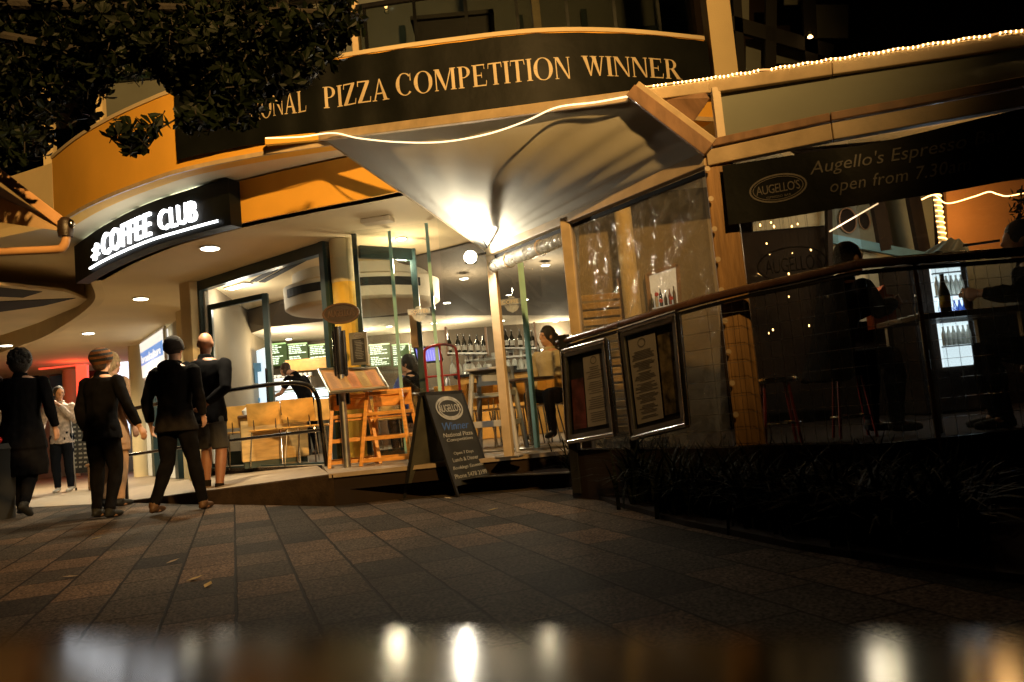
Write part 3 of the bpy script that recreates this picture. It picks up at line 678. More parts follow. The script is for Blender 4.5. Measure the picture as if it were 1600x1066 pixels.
# ================================================================== TERRACE AWNING
AW = 3.3
A = Z(500, 214, AW); B = Y(985, 152, 4.95); C_ = Z(1106, 249, EAVE); D0 = Z(762, 393, EAVE)
EV = [C_, Z(1300, 208, EAVE), Z(1600, 154, EAVE), Z(1800, 112, EAVE)]
UV = [Y(1108, 137, EV[0].y+.02), Y(1300, 108, EV[1].y+.02), Y(1600, 63, EV[2].y+.02), Y(1800, 33, EV[3].y+.02)]
B2, B4 = UV[0], UV[3]
def upb(t):
    s_ = max(0, min(2.999, t*3)); i = int(s_); return UV[i].lerp(UV[i+1], s_-i)
aw = thing('terrace_awning', 'beige framed canvas terrace awning with plastic side screens beside the cafe', 'awning', (1.37, 4.8, 0))
def fab(u, v):   # u along building->, v from building to eave
    top = A.lerp(B, u); bot = D0.lerp(C_, u); p = top.lerp(bot, v)
    s_ = math.sin(math.pi*v)*math.sin(math.pi*min(1, u*1.05)); p = p+Vector((0, 0, -.10*s_))
    th_ = math.atan2(u, 1-v+1e-6); r_ = math.hypot(u, 1-v)
    return p+Vector((0, 0, .010*math.sin(th_*15)*min(1, r_*1.6)*(1-.6*v)+.006*math.sin(th_*37+2)*min(1, r_*2)))
MB().grid(fab, 110, 80, .003).build('canvas_roof', 'fabric', aw, True)
mb = MB(); ed = []
MB().tube([fab(0, k/20)+Vector((0, 0, -.004)) for k in range(21)], .011, 6).build('hem_cord', 'tentmetal', aw, True)
MB().bar(Z(415, 222, AW+.0), A, .05, .07).build('head_beam', 'yellow', aw, bevel=.006)
MB().bar(A, B, .05, .075).build('head_beam', 'tentmetal', aw, bevel=.006)
MB().bar(B+Vector((.10, 0, 0)), UV[0], .05, .08).build('head_beam', 'tentmetal', aw, bevel=.006)
for a, b in zip(UV, UV[1:]): MB().bar(a, b, .05, .085).build('head_beam', 'tentmetal', aw, bevel=.006)
MB().bar(B+Vector((0, -.05, .02)), C_+Vector((0, -.05, .04)), .06, .085).build('hip_beam', 'brownwood', aw, bevel=.005)
MB().bar(B+Vector((.045, -.05, .055)), C_+Vector((.04, -.05, .085)), .06, .045).build('hip_cap', 'tentmetal', aw, bevel=.006)
MB().bar(D0, C_, .07, .09).build('eave_beam', 'tentmetal', aw, bevel=.006)
MB().bar(D0+Vector((.03, .03, -.065)), C_+Vector((.03, .03, -.065)), .03, .03).build('blind_track', 'rubber', aw)
for a, b in zip(EV, EV[1:]): MB().bar(a, b, .07, .10).build('eave_beam', 'tentmetal', aw, bevel=.006)
for a, b in zip(EV, EV[1:]): MB().bar(a+Vector((0, .0, .085)), b+Vector((0, .0, .085)), .10, .05).build('gutter', 'brownwood', aw, bevel=.006)
# sloping grey panel of the front slope
Pp = [Z(1122, 158, AW-.02), Z(1136, 218, EAVE+.12), Z(1800, 96, EAVE+.12), Z(1800, 62, AW-.02)]
mb = MB(); q = [B2.lerp(EV[0], .06)+Vector((.08, 0, .03)), EV[0]+Vector((.12, 0, .10)), EV[3]+Vector((0, 0, .1)), B4+Vector((0, 0, -.02))]
def slope(u, v):
    top = upb(u)+Vector((.05*(1-u), .01, -.03)); pts = [EV[0]+Vector((.1, .02, .11))]+[e+Vector((0, .02, .11)) for e in EV[1:]]
    s_ = u*3; i = min(2, int(s_)); bot = pts[i].lerp(pts[i+1], s_-i); return top.lerp(bot, v)+Vector((0, -.015*math.sin(math.pi*v), 0))
MB().grid(slope, 30, 12, .004).build('sloping_panel', 'pvcpanel', aw, True)
MB().bar(B2+Vector((.03, -.02, -.02)), EV[0]+Vector((.09, -.02, .10)), .05, .05).build('rafter', 'tentmetal', aw)
mb = MB(); t0_ = B+Vector((.13, -.0, -.03)); t1_ = B2+Vector((-.03, -.02, -.04)); apex = B.lerp(C_, .60)+Vector((.11, .02, .06)); out_ = t1_.lerp(apex, .4)+Vector((.05, -.05, .02))
mb.plate([t0_, out_, t1_], .006); mb.plate([t0_, apex, out_], .006); mb.plate([out_, apex, t1_], .006)
mb.build('corner_flap', 'brownwood', aw)
# posts
pl = lambda px, py: V(px, py, xy(D0), xy(C_))
cp = Vector((C_.x+.02, C_.y+.02, 0))
MB().box((cp.x+.05, cp.y, (.1+EAVE)/2+.02), (.17, .12, EAVE-.12), R(-20)).build('corner_post', 'timberpost', aw, bevel=.01)
mb = MB()
for k in range(9): mb.lathe([(.017, 0), (.017, .006)], (cp.x-.045, cp.y-.075, .55+.19*k), 10, Matrix.Rotation(R(90), 3, 'X') @ Matrix.Identity(3))
mb.build('post_rivets', 'tentmetal', aw)
mp_ = pl(893, 420); MB().box((mp_.x, mp_.y, (DECK+EAVE)/2), (.085, .085, EAVE-DECK), R(-30)).build('mid_post', 'tentmetal', aw, bevel=.006)
lp = Z(795, 712, DECK); MB().box((D0.x+.03, D0.y, (DECK+EAVE)/2), (.08, .07, EAVE-DECK), R(-20)).build('end_post', 'tentmetal', aw, bevel=.006)
MB().box((D0.x+.03, D0.y, DECK+.008), (.22, .14, .016), R(-20)).build('base_plate', 'steel', aw, bevel=.003)
# clear blinds
w0 = Vector((mp_.x, mp_.y, 0)); w1 = Vector((cp.x, cp.y, 0)); wd = (w1-w0).normalized(); wn = Vector((wd.y, -wd.x, 0))
def blind(a, b, z0, z1, amp, sd):
    def f_(u, v):
        p = a.lerp(b, u); k = noise.noise(Vector((u*5+sd, v*5, 0)))+.6*noise.noise(Vector((u*13+sd, v*9-u*6, 3)))
        e = math.sin(math.pi*u)*math.sin(math.pi*v); return Vector((p.x, p.y, z0+(z1-z0)*v))+wn*amp*k*(.35+e)
    return f_
MB().grid(blind(w0+wd*.06, w1-wd*.08, DECK+.05, EAVE-.09, .02, 1), 60, 60, .002).build('clear_blind', 'pvc', aw, True)
d1 = Vector((D0.x, D0.y, 0))
ra_, rb_ = d1+wd*.07, w0-wd*.05
MB().tube([Vector((p.x, p.y, EAVE-.15)) for p in (ra_, ra_.lerp(rb_, .5), rb_)], [.055, .06, .055], 14).build('rolled_blind', 'blindroll', aw, True)
for t in (.25, .7): q = ra_.lerp(rb_, t); MB().tube([Vector((q.x, q.y, EAVE-.15))+Vector((wn.x*.066*math.cos(a), wn.y*.066*math.cos(a), .066*math.sin(a))) for a in [k*math.pi/6 for k in range(13)]], .005, 5).build('blind_strap', 'tentmetal', aw)
# front screens (right), hung under the eave
evp = [Vector((e.x, e.y+.05, 0)) for e in EV]
for k, (a, b) in enumerate(zip(evp, evp[1:])):
    dr_ = (b-a).normalized(); wn2 = Vector((dr_.y, -dr_.x, 0))
    MB().grid((lambda a, b, dr_, wn2, k: lambda u, v: (lambda p: Vector((p.x, p.y, DECK+.05+(EAVE-.1-DECK)*v)) + wn2*.02*noise.noise(Vector((u*6+k*9, v*4, 5))))(a.lerp(b, u)))(a+dr_*.1, b-dr_*.02, dr_, wn2, k), 24, 20, .002).build('clear_blind', glassmat('clear_screen%d' % k, (.9, .9, .86), .05, .012, .05, .5, 4), aw, True)
# banner under the eave
eb = Path([Vector((e.x, e.y-.07, 0)) for e in EV]); eu0 = .06
hb = thing('vinyl_banner', 'dull black vinyl banner with faint script lettering hung under the terrace eave at right', 'banner', eb.fn(.8, 1.7, 0))
def ebf(u, v, w=0): return eb.fn(u, v-.02*math.sin(max(0, min(1, u/1.75))*math.pi), w+.01*math.sin(u*7+v*5))
EB0, EB1 = 1.70, 2.075
MB().grid(lambda a, b: ebf(eu0+(eb.L-eu0)*a, EB0+(EB1-EB0)*b-(0.03*(1-abs(a-.35)/.35) if (b > .9 and a < .7) else 0)), 60, 8, .003).build('banner_sheet', 'vinyl', hb, True)
mb = MB(); ex = lambda px, z: eb.near(Z(px, 250, z))
oc = ex(1197, 1.9); oval_ring(mb, ebf, oc, 1.88, .165, .085, .06, .004); oval_ring(mb, ebf, oc, 1.88, .145, .07, .03, .004); put_text(mb, "AUGELLO'S", ebf, (oc-.125, oc+.125, 1.855, 1.91), 0, 0, .9, .004)
mb.build('logo_name', 'silver', hb) if False else put_text(mb, 'ESPRESSO BAR', ebf, (oc-.07, oc+.07, 1.825, 1.838), 0, 0, 1, .004)
mb.build('oval_logo', 'silver', hb)
a_, b_ = ex(1262, 1.95), ex(1532, 1.95)
mb = MB(); put_text(mb, "Augello's Espresso Bar", ebf, (a_, b_, 1.90, 2.0), .25, -.004, 1, .004); mb.build('lettering', 'silver', hb)
mb = MB(); put_text(mb, 'open from 7.30am', ebf, (ex(1290, 1.85), ex(1512, 1.85), 1.775, 1.87), .25, -.004, 1.05, .004); mb.build('lettering', 'silver', hb)
mb = MB(); put_text(mb, 'grill', ebf, (ex(1560, 1.9), ex(1560, 1.9)+.19, 1.89, 1.98), 0, .01, 1, .004); mb.build('lettering', 'silver', hb)
# rope light --------------------------------------------------------------
rl = thing('rope_light', 'string of tiny warm bulbs draped from the parapet along the awning head beam', 'rope light', tuple(B))
bA, bB = (A.x, A.y-.07), (B.x, B.y-.07)
pts = [Y(416, 216, 6.75), Y(470, 214, 6.72)]+[V(*p, bA, bB) for p in ((520, 208), (560, 216), (620, 222), (690, 222), (760, 210), (820, 190), (870, 168), (930, 160), (985, 150))]
rp_ = catmull(pts, 12); off = Vector((0, -.03, .048)); bA, bB = (A.x, A.y-.07), (B.x, B.y-.07)
rp3 = [(B+Vector((.1, 0, 0))).lerp(UV[0], k/8)+off for k in range(8)]+[upb(k/60)+off+Vector((0, 0, .004*math.sin(k*1.7))) for k in range(0, 61)]
MB().tube(rp_, .006, 6).build('cable', emis('rope_sleeve_lit', (1, .70, .36), 2.2), rl, True); MB().tube(rp3, .0055, 6).build('cable', emis('rope_sleeve_glow', (1, .45, .12), 1.0), rl, True)
def bulbs(path, step, r, m, par, name='bulbs'):
    mb = MB(); P_ = Path3(path); n_ = int(P_[1][-1]/step)
    for k in range(n_):
        if random.random() < .06: continue
        mb.ell(at3(P_, k*step), (r, r, r), 6, 4)
    return mb.build(name, m, par)
def Path3(p):
    d = [0]
    for a, b in zip(p, p[1:]): d.append(d[-1]+(b-a).length)
    return (p, d)
def at3(P_, u):
    p, d = P_; i = 0
    while i < len(d)-2 and d[i+1] < u: i += 1
    return p[i].lerp(p[i+1], (u-d[i])/(d[i+1]-d[i]))
b1 = bulbs(rp_, .024, .0055, emis('rope_beads_lit', (1, .68, .34), 9), rl); b1['kind'] = 'stuff'; b2 = bulbs(rp3, .026, .0062, 'ropelit', rl); b2['kind'] = 'stuff'
# floodlight under the canvas --------------------------------------------
fp = Y(735, 402, 6.75)
fl = thing('floodlight', 'dazzling white floodlight clamped under the low corner of the canvas awning', 'floodlight', fp)
MB().box(fp+Vector((0, .05, 0)), (.10, .07, .09), R(10)).build('housing', 'rubber', fl, bevel=.01)
MB().ell(fp+Vector((0, -.01, 0)), (.055, .03, .055), 16, 10).build('lens', 'flood', fl, True)
MB().bar(fp+Vector((.03, .05, .02)), D0+Vector((0, 0, -.01)), .015, .02).build('bracket', 'rubber', fl)
lamp('flood_beam', 'POINT', fp+Vector((-.02, -.1, .0)), 40, (1, .88, .68), fl, .014)
# added flag by the lamp, shaped to cast the grey stripe on the canvas
def on_canvas(px, py):
    best = (1e9, None)
    for i in range(61):
        for j in range(61):
            q = fab(i/60, j/60); e_ = q-EYE; d_ = e_.dot(_f); sx = 800+FPX*e_.dot(RT)/d_-px; sy = 533-FPX*e_.dot(UP)/d_-py
            if sx*sx+sy*sy < best[0]: best = (sx*sx+sy*sy, q)
    return best[1]
Lp = fp+Vector((-.02, -.1, 0)); bd = [Lp.lerp(q, k_) for q, k_ in ((on_canvas(766, 355), .5), (on_canvas(785, 205), .16), (on_canvas(828, 210), .16), (on_canvas(780, 355), .5))]; MB().plate(bd, .003).build('added_shadow_flag', 'steel', fl); MB().bar(bd[3], D0+Vector((0, -.03, .02)), .01, .01).build('bracket', 'rubber', fl)

# ================================================================== TERRACE RAILING, MENU CASES, PLANTING
_o = wn*.16
rla, rlb = xy(D0+_o), xy(C_+_o)
RLp = [V(*p, rla, rlb) for p in ((872, 536), (990, 500), (1100, 468))]+[Z(*p, RAIL) for p in ( (1165, 452), (1250, 434), (1340, 413), (1423, 406), (1520, 399), (1600, 393), (1760, 380))]
LR = rla, rlb
tr = thing('terrace_railing', 'timber topped black terrace railing with wire mesh in front of the diners', 'railing', (1.3, 4.8, 0))
MB().tube(RLp, .030, 12, flat=.8).build('handrail', 'rail', tr, True)
MB().tube([p-Vector((0, 0, .045)) for p in RLp], .012, 6).build('under_rail', 'blackmetal', tr, True)
for k, (px, py) in enumerate(((882, 536), (972, 506), (1428, 406))):
    p = V(px, py, *LR) if px < 1100 else Z(px, py, RAIL); MB().box((p.x, p.y, RAIL/2+.05-(.06 if px < 1100 else 0)), ((.07, .05, .022)[k], (.07, .05, .022)[k], RAIL-.1), R(-30)).build('railing_post', ('black', 'black', 'brownwood')[k], tr, bevel=.004)
RP = Path(RLp); mm = MB()
for k in range(9): mm.tube([RP.fn(RP.L*j/50, .36+k*.1, 0) for j in range(51)], .0014, 4)
n_ = 34
for k in range(n_): q = RP.at(RP.L*(.38+.62*k/n_)); mm.tube([Vector((q.x, q.y, .34)), Vector((q.x, q.y, RAIL-.05))], .0012, 4)
mm.build('wire_mesh', 'steel', tr)
base = MB().wall([xy(RP.at(RP.L*k/40, .0)) for k in range(41)], 0, .36, .12); tag(base.build('terrace_base_wall', 'nightwall'), kind='structure')
def case(quad, label):   # menu case hung on the outside of the railing
    a, b = LR; P = [V(px, py, a, b) for px, py in quad]; o_ = (P[0]+P[2])/2
    nrm = (P[1]-P[0]).cross(P[3]-P[0]).normalized(); nrm = nrm if nrm.y < 0 else -nrm
    P = [p+nrm*.05 for p in P]
    t = thing('menu_case', label, 'menu case', o_, 'steel menu cases on the railing')
    MB().tube([P[0], P[1]], .020, 10).build('frame_bar', 'chrome', t, True); MB().tube([P[1], P[2]], .020, 10).build('frame_bar', 'chrome', t, True)
    MB().tube([P[2], P[3]], .020, 10).build('frame_bar', 'chrome', t, True); MB().tube([P[3], P[0]], .020, 10).build('frame_bar', 'chrome', t, True)
    for p in P: pass
    mid = (P[0]+P[1]+P[2]+P[3])/4; I = [mid+(p-mid)*.84 for p in P]
    mb = MB()
    for i in range(4): mb.bar(P[i].lerp(mid, .1), P[(i+1) % 4].lerp(mid, .1), .03, .025, nrm)
    mb.build('inner_frame', 'steel', t)
    MB().plate([p-nrm*.03 for p in P], .01).build('back_board', 'black', t)
    MB().plate([p+nrm*.006 for p in I], .004).build('pane', 'glass', t)
    return t, I, nrm
t, I, nn = case([(888, 549), (955, 531), (970, 677), (896, 690)], 'smaller steel menu case with one pale sheet, nearest the chair side of the railing')
def inset(I, nn, u0, u1, v0, v1, w): # u right, v down
    g = lambda u, v: I[0].lerp(I[1], u).lerp(I[3].lerp(I[2], u), v)+nn*w
    return [g(u0, v0), g(u1, v0), g(u1, v1), g(u0, v1)]
def sheet(t, I, nn, u0, u1, v0, v1, name='menu_sheet', m='paper', lines=26):
    s_ = MB().plate(inset(I, nn, u0, u1, v0, v1, -.012), .002).build(name, m, t); mb = MB()
    for k in range(lines):
        v = v0+(v1-v0)*(.16+.8*k/lines); w = random.uniform(.35, .85); c_ = (u0+u1)/2
        if k % 7 == 6: continue
        mb.plate(inset(I, nn, c_-(u1-u0)*w/2, c_+(u1-u0)*w/2, v, v+(v1-v0)*.011, -.0095), .001)
    mb.build('print_lines', 'ink', s_); mb = MB()
    g = lambda u, v, w=0: I[0].lerp(I[1], u).lerp(I[3].lerp(I[2], u), v)+nn*(w-.010)
    oval_ring(mb, g, (u0+u1)/2, v0+.07*(v1-v0), .08, .05, .14, .001); mb.build('print_logo', 'ink', s_)
sheet(t, I, nn, .42, .98, .05, .95)
MB().plate(inset(I, nn, .05, .38, .30, .95, -.014), .002).build('menu_photo', mat('dark_red_photo', (.12, .03, .03), .5, var=.8, scale=9), t)
t, I, nn = case([(977, 516), (1067, 488), (1083, 663), (997, 684)], 'larger steel menu case with a long price list, beside the timber corner post')
sheet(t, I, nn, .03, .60, .04, .96, lines=44); MB().plate(inset(I, nn, .64, .96, .08, .94, -.014), .002).build('menu_photo', mat('food_photo', (.14, .10, .05), .5, var=.95, scale=14), t)
# strappy plants
def plant(x, y, h, n_, label, z0=0):
    t = thing('strappy_plant', label, 'plant', (x, y, z0), 'dark strappy plants in the bed'); mb = MB()
    for k in range(n_):
        a = random.uniform(0, 2*math.pi); L_ = h*random.uniform(.6, 1.15); lean_ = random.uniform(.25, 1.0); w_ = random.uniform(.007, .014)
        b0 = Vector((x+random.gauss(0, .07), y+random.gauss(0, .07), z0)); d = Vector((math.cos(a), math.sin(a), 0)); sd = Vector((-d.y, d.x, 0)); P = []
        for j in range(6):
            s_ = j/5; P.append(b0+d*(L_*lean_*s_*s_*.95)+Vector((0, 0, L_*(s_-.62*lean_*s_**2.4))))
        vs = []
        for j, p in enumerate(P): ww = w_*(1-.9*(j/5)**2); vs += [p-sd*ww, p+sd*ww]
        mb.add(vs, [(2*j, 2*j+1, 2*j+3, 2*j+2) for j in range(5)])
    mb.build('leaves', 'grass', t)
spots = [(905, 752, .50), (955, 768, .52), (1010, 790, .56), (1070, 806, .52), (1130, 812, .5), (930, 728, .45), (990, 742, .5), (1045, 760, .52), (1200, 828, .5), (1280, 842, .5), (1370, 856, .5), (1470, 870, .5), (1120, 775, .5), (1230, 790, .48), (1360, 810, .48), (1500, 830, .46)]
wh = ['nearest the deck step', 'second along the bed from the step', 'below the larger menu case', 'in front of the timber corner post', 'right of the timber corner post', 'behind the first, under the small menu case', 'tight against the wall below the menu cases', 'behind the one under the larger menu case',
      'under the start of the front railing', 'below the seated diner in the hood', 'under the thin railing post', 'at the far right front of the bed', 'behind, at the foot of the corner post', 'behind, below the red bar stools', 'behind, below the bottle table', 'behind, at the far right']
for (px, py, h), w in zip(spots, wh):
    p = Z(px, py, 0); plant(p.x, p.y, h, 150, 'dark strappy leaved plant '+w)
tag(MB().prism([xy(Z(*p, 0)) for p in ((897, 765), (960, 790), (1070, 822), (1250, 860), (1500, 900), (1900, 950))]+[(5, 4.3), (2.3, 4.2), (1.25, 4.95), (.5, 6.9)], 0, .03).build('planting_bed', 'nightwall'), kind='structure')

# ================================================================== HANDRAIL BARRIER, MENU STAND, A-BOARD
hb0 = Z(516, 771, 0)
T1 = Vector((hb0.x, hb0.y, 0)); tl = Y(195, 641, 9.1); tm = Y(430, 600, hb0.y+.12); tt = Y(468, 599, hb0.y+.03)
bar_ = thing('ramp_handrail', 'black two rail tubular handrail curving down at the top of the ramp', 'handrail', (T1.x, T1.y, 0))
top = [Y(192, 642, 9.6), Y(330, 615, 8.9), tm, tt, Y(487, 606, hb0.y+.01), Y(497, 625, hb0.y), Y(500, 650, hb0.y), T1]
MB().tube(catmull(top[:-1], 6)+[T1], .024, 10).build('top_rail', 'blackmetal', bar_, True)
MB().tube([Y(190, 713, 9.6), Y(330, 692, 8.9), Y(501, 672, hb0.y)], .018, 8).build('mid_rail', 'blackmetal', bar_, True)
e = Y(192, 642, 9.6); MB().tube([e, Vector((e.x, e.y, 0))], .022, 8).build('end_post', 'blackmetal', bar_, True)
s0 = Z(546, 776, 0); sd_ = s0.y
ms = thing('menu_stand', 'steel post menu stand with oval plaque, small framed card and tilted menu tray', 'menu stand', s0)
MB().tube([s0, Vector((s0.x, s0.y, Y(542, 560, sd_).z))], .038, 14).build('post', 'steel', ms, True)
for dx in (-.045, .05): MB().tube([Vector((s0.x+dx, s0.y+.02, .9)), Vector((s0.x+dx, s0.y+.02, Y(540, 516, sd_).z))], .022, 10).build('collar_tube', 'blackmetal', ms, True)
MB().tube([Vector((s0.x, s0.y, 1.2)), Vector((s0.x, s0.y, 1.68))], .04, 12).build('upper_post', 'blackmetal', ms, True)
MB().lathe([(.12, 0), (.11, .02)], s0, 20).build('foot_plate', 'steel', ms, True)
oc3 = Y(533, 490, sd_-.02); fo = plane_fn(oc3+Vector((0, -.01, 0)), (1, 0, 0), (0, 0, 1))
rx_, rz_ = .185, .105; mb = MB(); mb.add([fo(rx_*math.cos(a*math.pi/20), rz_*math.sin(a*math.pi/20), w) for w in (-.03, .0) for a in range(40)], [tuple(range(39, -1, -1)), tuple(range(40, 80))]+[(i, (i+1) % 40, 40+(i+1) % 40, 40+i) for i in range(40)])
ov = mb.build('oval_plaque', 'leather', ms); mb = MB(); oval_ring(mb, fo, 0, 0, .185, .105, .09, .012); mb.build('plaque_rim', 'darkwood', ov)
mb = MB(); put_text(mb, "AUGELLO'S", fo, (-.135, .135, -.032, .04), 0, .004, .92, .006); mb.build('plaque_lettering', 'darkwood', ov)
ca, cb = Y(546, 521, sd_), Y(578, 569, sd_); cw = abs(cb.x-ca.x); cc = (ca+cb)/2
MB().box((cc.x, sd_-.02, cc.z), (cw, .035, abs(ca.z-cb.z))).build('card_frame', 'steel', ms, bevel=.006)
fc = plane_fn((cc.x, sd_-.0385, cc.z), (1, 0, 0), (0, 0, 1)); mb = MB(); mb.box((cc.x, sd_-.0395, cc.z-.02), (cw*.68, .003, abs(ca.z-cb.z)*.72)); cd = mb.build('card', 'black', ms)
mb = MB()
for k in range(12): mb.box((cc.x+random.uniform(-.01, .01), sd_-.0415, cc.z+.075-.016*k), (cw*random.uniform(.3, .5), .001, .003))
mb.build('card_print', 'chalk', cd); mb = MB(); oval_ring(mb, fc, 0, .128, .04, .02, .2, .003); mb.build('card_logo', 'ink', cd)
tq = [Y(497, 579, sd_+.10), Y(588, 577, sd_+.13), Y(606, 607, sd_-.16), Y(516, 615, sd_-.20)]
nn = (tq[1]-tq[0]).cross(tq[3]-tq[0]).normalized(); nn = nn if nn.z > 0 else -nn
trb = MB().plate(tq, .02).build('menu_tray', 'paperbeige', ms)
mb = MB()
for i in range(4): mb.tube([tq[i]+nn*.012, tq[(i+1) % 4]+nn*.012], .016, 8)
for p in tq: mb.ell(p+nn*.012, (.017, .017, .017), 10, 6)
mb.build('tray_rim', 'steel', trb, True)
for k in range(5):
    g = lambda u, v, w=0: tq[0].lerp(tq[1], u).lerp(tq[3].lerp(tq[2], u), v)+nn*w
    u0 = .07+k*.175; s_ = MB().plate([g(u0, .12, .0125), g(u0+.165, .12, .0125), g(u0+.165, .88, .0125), g(u0, .88, .0125)], .002).build('menu_page', mat('menu_page_%d' % k, (.42+.06*(k % 3), .25+.05*(k % 2), .13), .7, var=.1), trb)
    mb = MB()
    for j in range(14): v = .2+j*.048; mb.plate([g(u0+.02, v, .0145), g(u0+.02+random.uniform(.06, .12), v, .0145), g(u0+.02+random.uniform(.06, .12), v+.012, .0145), g(u0+.02, v+.012, .0145)], .0006)
    mb.build('page_print', 'ink', s_)
# A-board
nL, nR, fL = Z(632, 779, 0), Z(716, 777, 0), Z(690, 767, 0); fR = nR+(fL-nL); hN = (nL+nR)/2; hF = (fL+fR)/2
hN = Vector((hN.x, hN.y, .90)); hF = Vector((hF.x, hF.y, .90)); dN = (nR-nL).normalized()
ab = thing('a_board', 'black chalkboard pavement sign with oval logo and white writing standing by the deck step', 'sign board', (hN+hF)/2-Vector((0, 0, .9)))
def panel(a, b, h0, h1, name, m):   # a,b feet ; panel from 10cm up
    ta, tb = a.lerp(h0, .1), b.lerp(h1, .1); P = MB().plate([ta, tb, h1, h0], .014).build(name, m, ab)
    for q, h in ((a, h0), (b, h1)): MB().bar(q, h, .022, .02, (hF-hN).normalized()).build('leg', 'black', ab)
    return P
panel(nL, fL, hN-dN*.03, hF-dN*.03, 'back_panel', 'greyboard'); sp_ = panel(nR, fR, hN+dN*.03, hF+dN*.03, 'sign_panel', 'board')
MB().bar(hN+Vector((0, 0, .01)), hF+Vector((0, 0, .01)), .08, .03).build('top_cap', 'black', ab)
nr = (fR-nR).cross(hN-nR).normalized(); nr = nr if nr.y < 0 else -nr
pf0 = nR.lerp(hN+dN*.03, .1); pf1 = fR.lerp(hF+dN*.03, .1); fb_ = lambda u, v, w=0: pf0.lerp(pf1, u).lerp((hN+dN*.03).lerp(hF+dN*.03, u), v)+nr*(w+.0095)
mb = MB(); oval_ring(mb, fb_, .5, .83, .36, .135, .08, .002); oval_ring(mb, fb_, .5, .83, .29, .11, .06, .002); put_text(mb, "AUGELLO'S", fb_, (.2, .8, .79, .875), 0, .004, .9, .002); mb.build('oval_logo', 'chalk', sp_)
for s_, u0, u1, v0, v1, sh in (('National Pizza', .1, .9, .515, .56, .15), ('Competition', .15, .86, .455, .50, .15), ('Open 7 Days', .22, .76, .31, .352, 0), ('Lunch & Dinner', .14, .84, .245, .287, 0), ('Bookings Essential', .08, .92, .155, .20, .2), ('Phone 5478 2199', .06, .94, .07, .118, 0)):
    mb = MB(); put_text(mb, s_, fb_, (u0, u1, v0, v1), sh, .004, 1, .002); mb.build('chalk_writing', 'chalk', sp_)
mb = MB(); put_text(mb, 'Winner', fb_, (.16, .88, .59, .675), .3, .004, 1, .002); mb.build('blue_writing', 'chalkblue', sp_)

# ================================================================== CAFE INTERIOR
ORD = 'first second third fourth fifth sixth seventh eighth ninth tenth eleventh twelfth thirteenth fourteenth fifteenth sixteenth seventeenth eighteenth'.split()
from mathutils.geometry import intersect_line_plane
cr = Vector((-4.75, 15.3, 0)); cR = Vector((4.6, 16.6, 0))
MB().wall([g0+Vector((.05, .12, 0)), cr], DECK, SOF, .12).build('interior_wall', 'brownplaster', bld)
MB().wall([cr, cR], DECK, SOF, .12).build('interior_wall', 'taupe', bld)
MB().wall([Vector((5.0, 16.6, 0)), Vector((3.4, 9.0, 0))], DECK, SOF, -.12).build('interior_wall', 'taupe', bld)
Fp = [Z(*p, SOF-.02) for p in ((345, 498), (439, 471), (540, 437), (634, 405), (760, 374), (905, 345))]
Bp = [Z(*p, 2.43) for p in ((330, 542), (421, 511), (530, 500), (637, 493), (760, 493), (905, 493))]
mb = MB()
for i in range(5): mb.add([Fp[i], Fp[i+1], Bp[i+1], Bp[i], Fp[i]+Vector((0, 0, .02)), Fp[i+1]+Vector((0, 0, .02)), Bp[i+1]+Vector((0, 0, .3)), Bp[i]+Vector((0, 0, .3))], [(0, 1, 2, 3), (7, 6, 5, 4)])
mb.build('sloping_bulkhead', 'taupe', bld)
mb = MB().prism([xy(p) for p in Bp]+[(4.8, 16.5), (-5.0, 15.5)], 2.43, 2.5); mb.build('lower_ceiling', 'ceiling', bld)
# pale drum shaped air duct cover
dc = Z(560, 455, 2.5); dc = Vector((dc.x, dc.y+.3, 0)); dm = Matrix.Identity(3)
mb = MB(); mb.loft([((dc.x, dc.y, 2.29), .9, .8), ((dc.x, dc.y, 2.295), 1.02, .92), ((dc.x, dc.y, 2.33), 1.07, .96), ((dc.x, dc.y, 2.62), 1.08, .96), ((dc.x, dc.y, 2.66), .95, .85), ((dc.x, dc.y, SOF), .95, .85)], 48)
du = mb.build('duct_drum', 'ceiling', bld, True)
mb = MB()
for k in range(22):
    a = R(214+k*5); b = R(214+(k+1)*5)
    mb.bar((dc.x+1.085*math.cos(a), dc.y+.965*math.sin(a), 2.51), (dc.x+1.085*math.cos(b), dc.y+.965*math.sin(b), 2.51), .02, .11)
mb.build('duct_grille', 'rubber', du)
mb = MB()
for a, b in (((396, 440), (494, 386)), ((409, 441), (503, 391))): mb.bar(Z(*a, SOF-.006), Z(*b, SOF-.006), .09, .012)
mb.build('ceiling_slot', 'rubber', bld)
sq = [Z(*p, 2.62) for p in ((818, 459), (830, 449), (872, 449), (868, 458))]
tp = Z(372, 447, SOF-.015); t = thing('panel_light', 'bright rectangular ceiling light just inside the open green door', 'ceiling light', tp)
MB().box(tp, (.50, .16, .02), rzw).build('trim', 'white', t); MB().box(tp-Vector((0, 0, .012)), (.44, .11, .012), rzw).build('lens', 'lampface', t)
lamp('panel_glow', 'POINT', tp-Vector((0, 0, .25)), 24, (1, .93, .78), t, .15)
def wedge_point(px, py):
    if py > 494: return Z(px, py, 2.42)
    d = ray(px, py)
    for i in range(5):
        q = intersect_line_plane(EYE, EYE+d*40, Fp[i], (Fp[i+1]-Fp[i]).cross(Bp[i]-Fp[i]))
        if q is not None:
            q = Vector(q); a = Fp[i].lerp(Bp[i], .5); b = Fp[i+1].lerp(Bp[i+1], .5)
            if a.x-.15 <= q.x <= b.x+.15 and q.z > 2.4 and q.z < SOF: return q-Vector((0, 0, .012))
    return Z(px, py, SOF-.01)
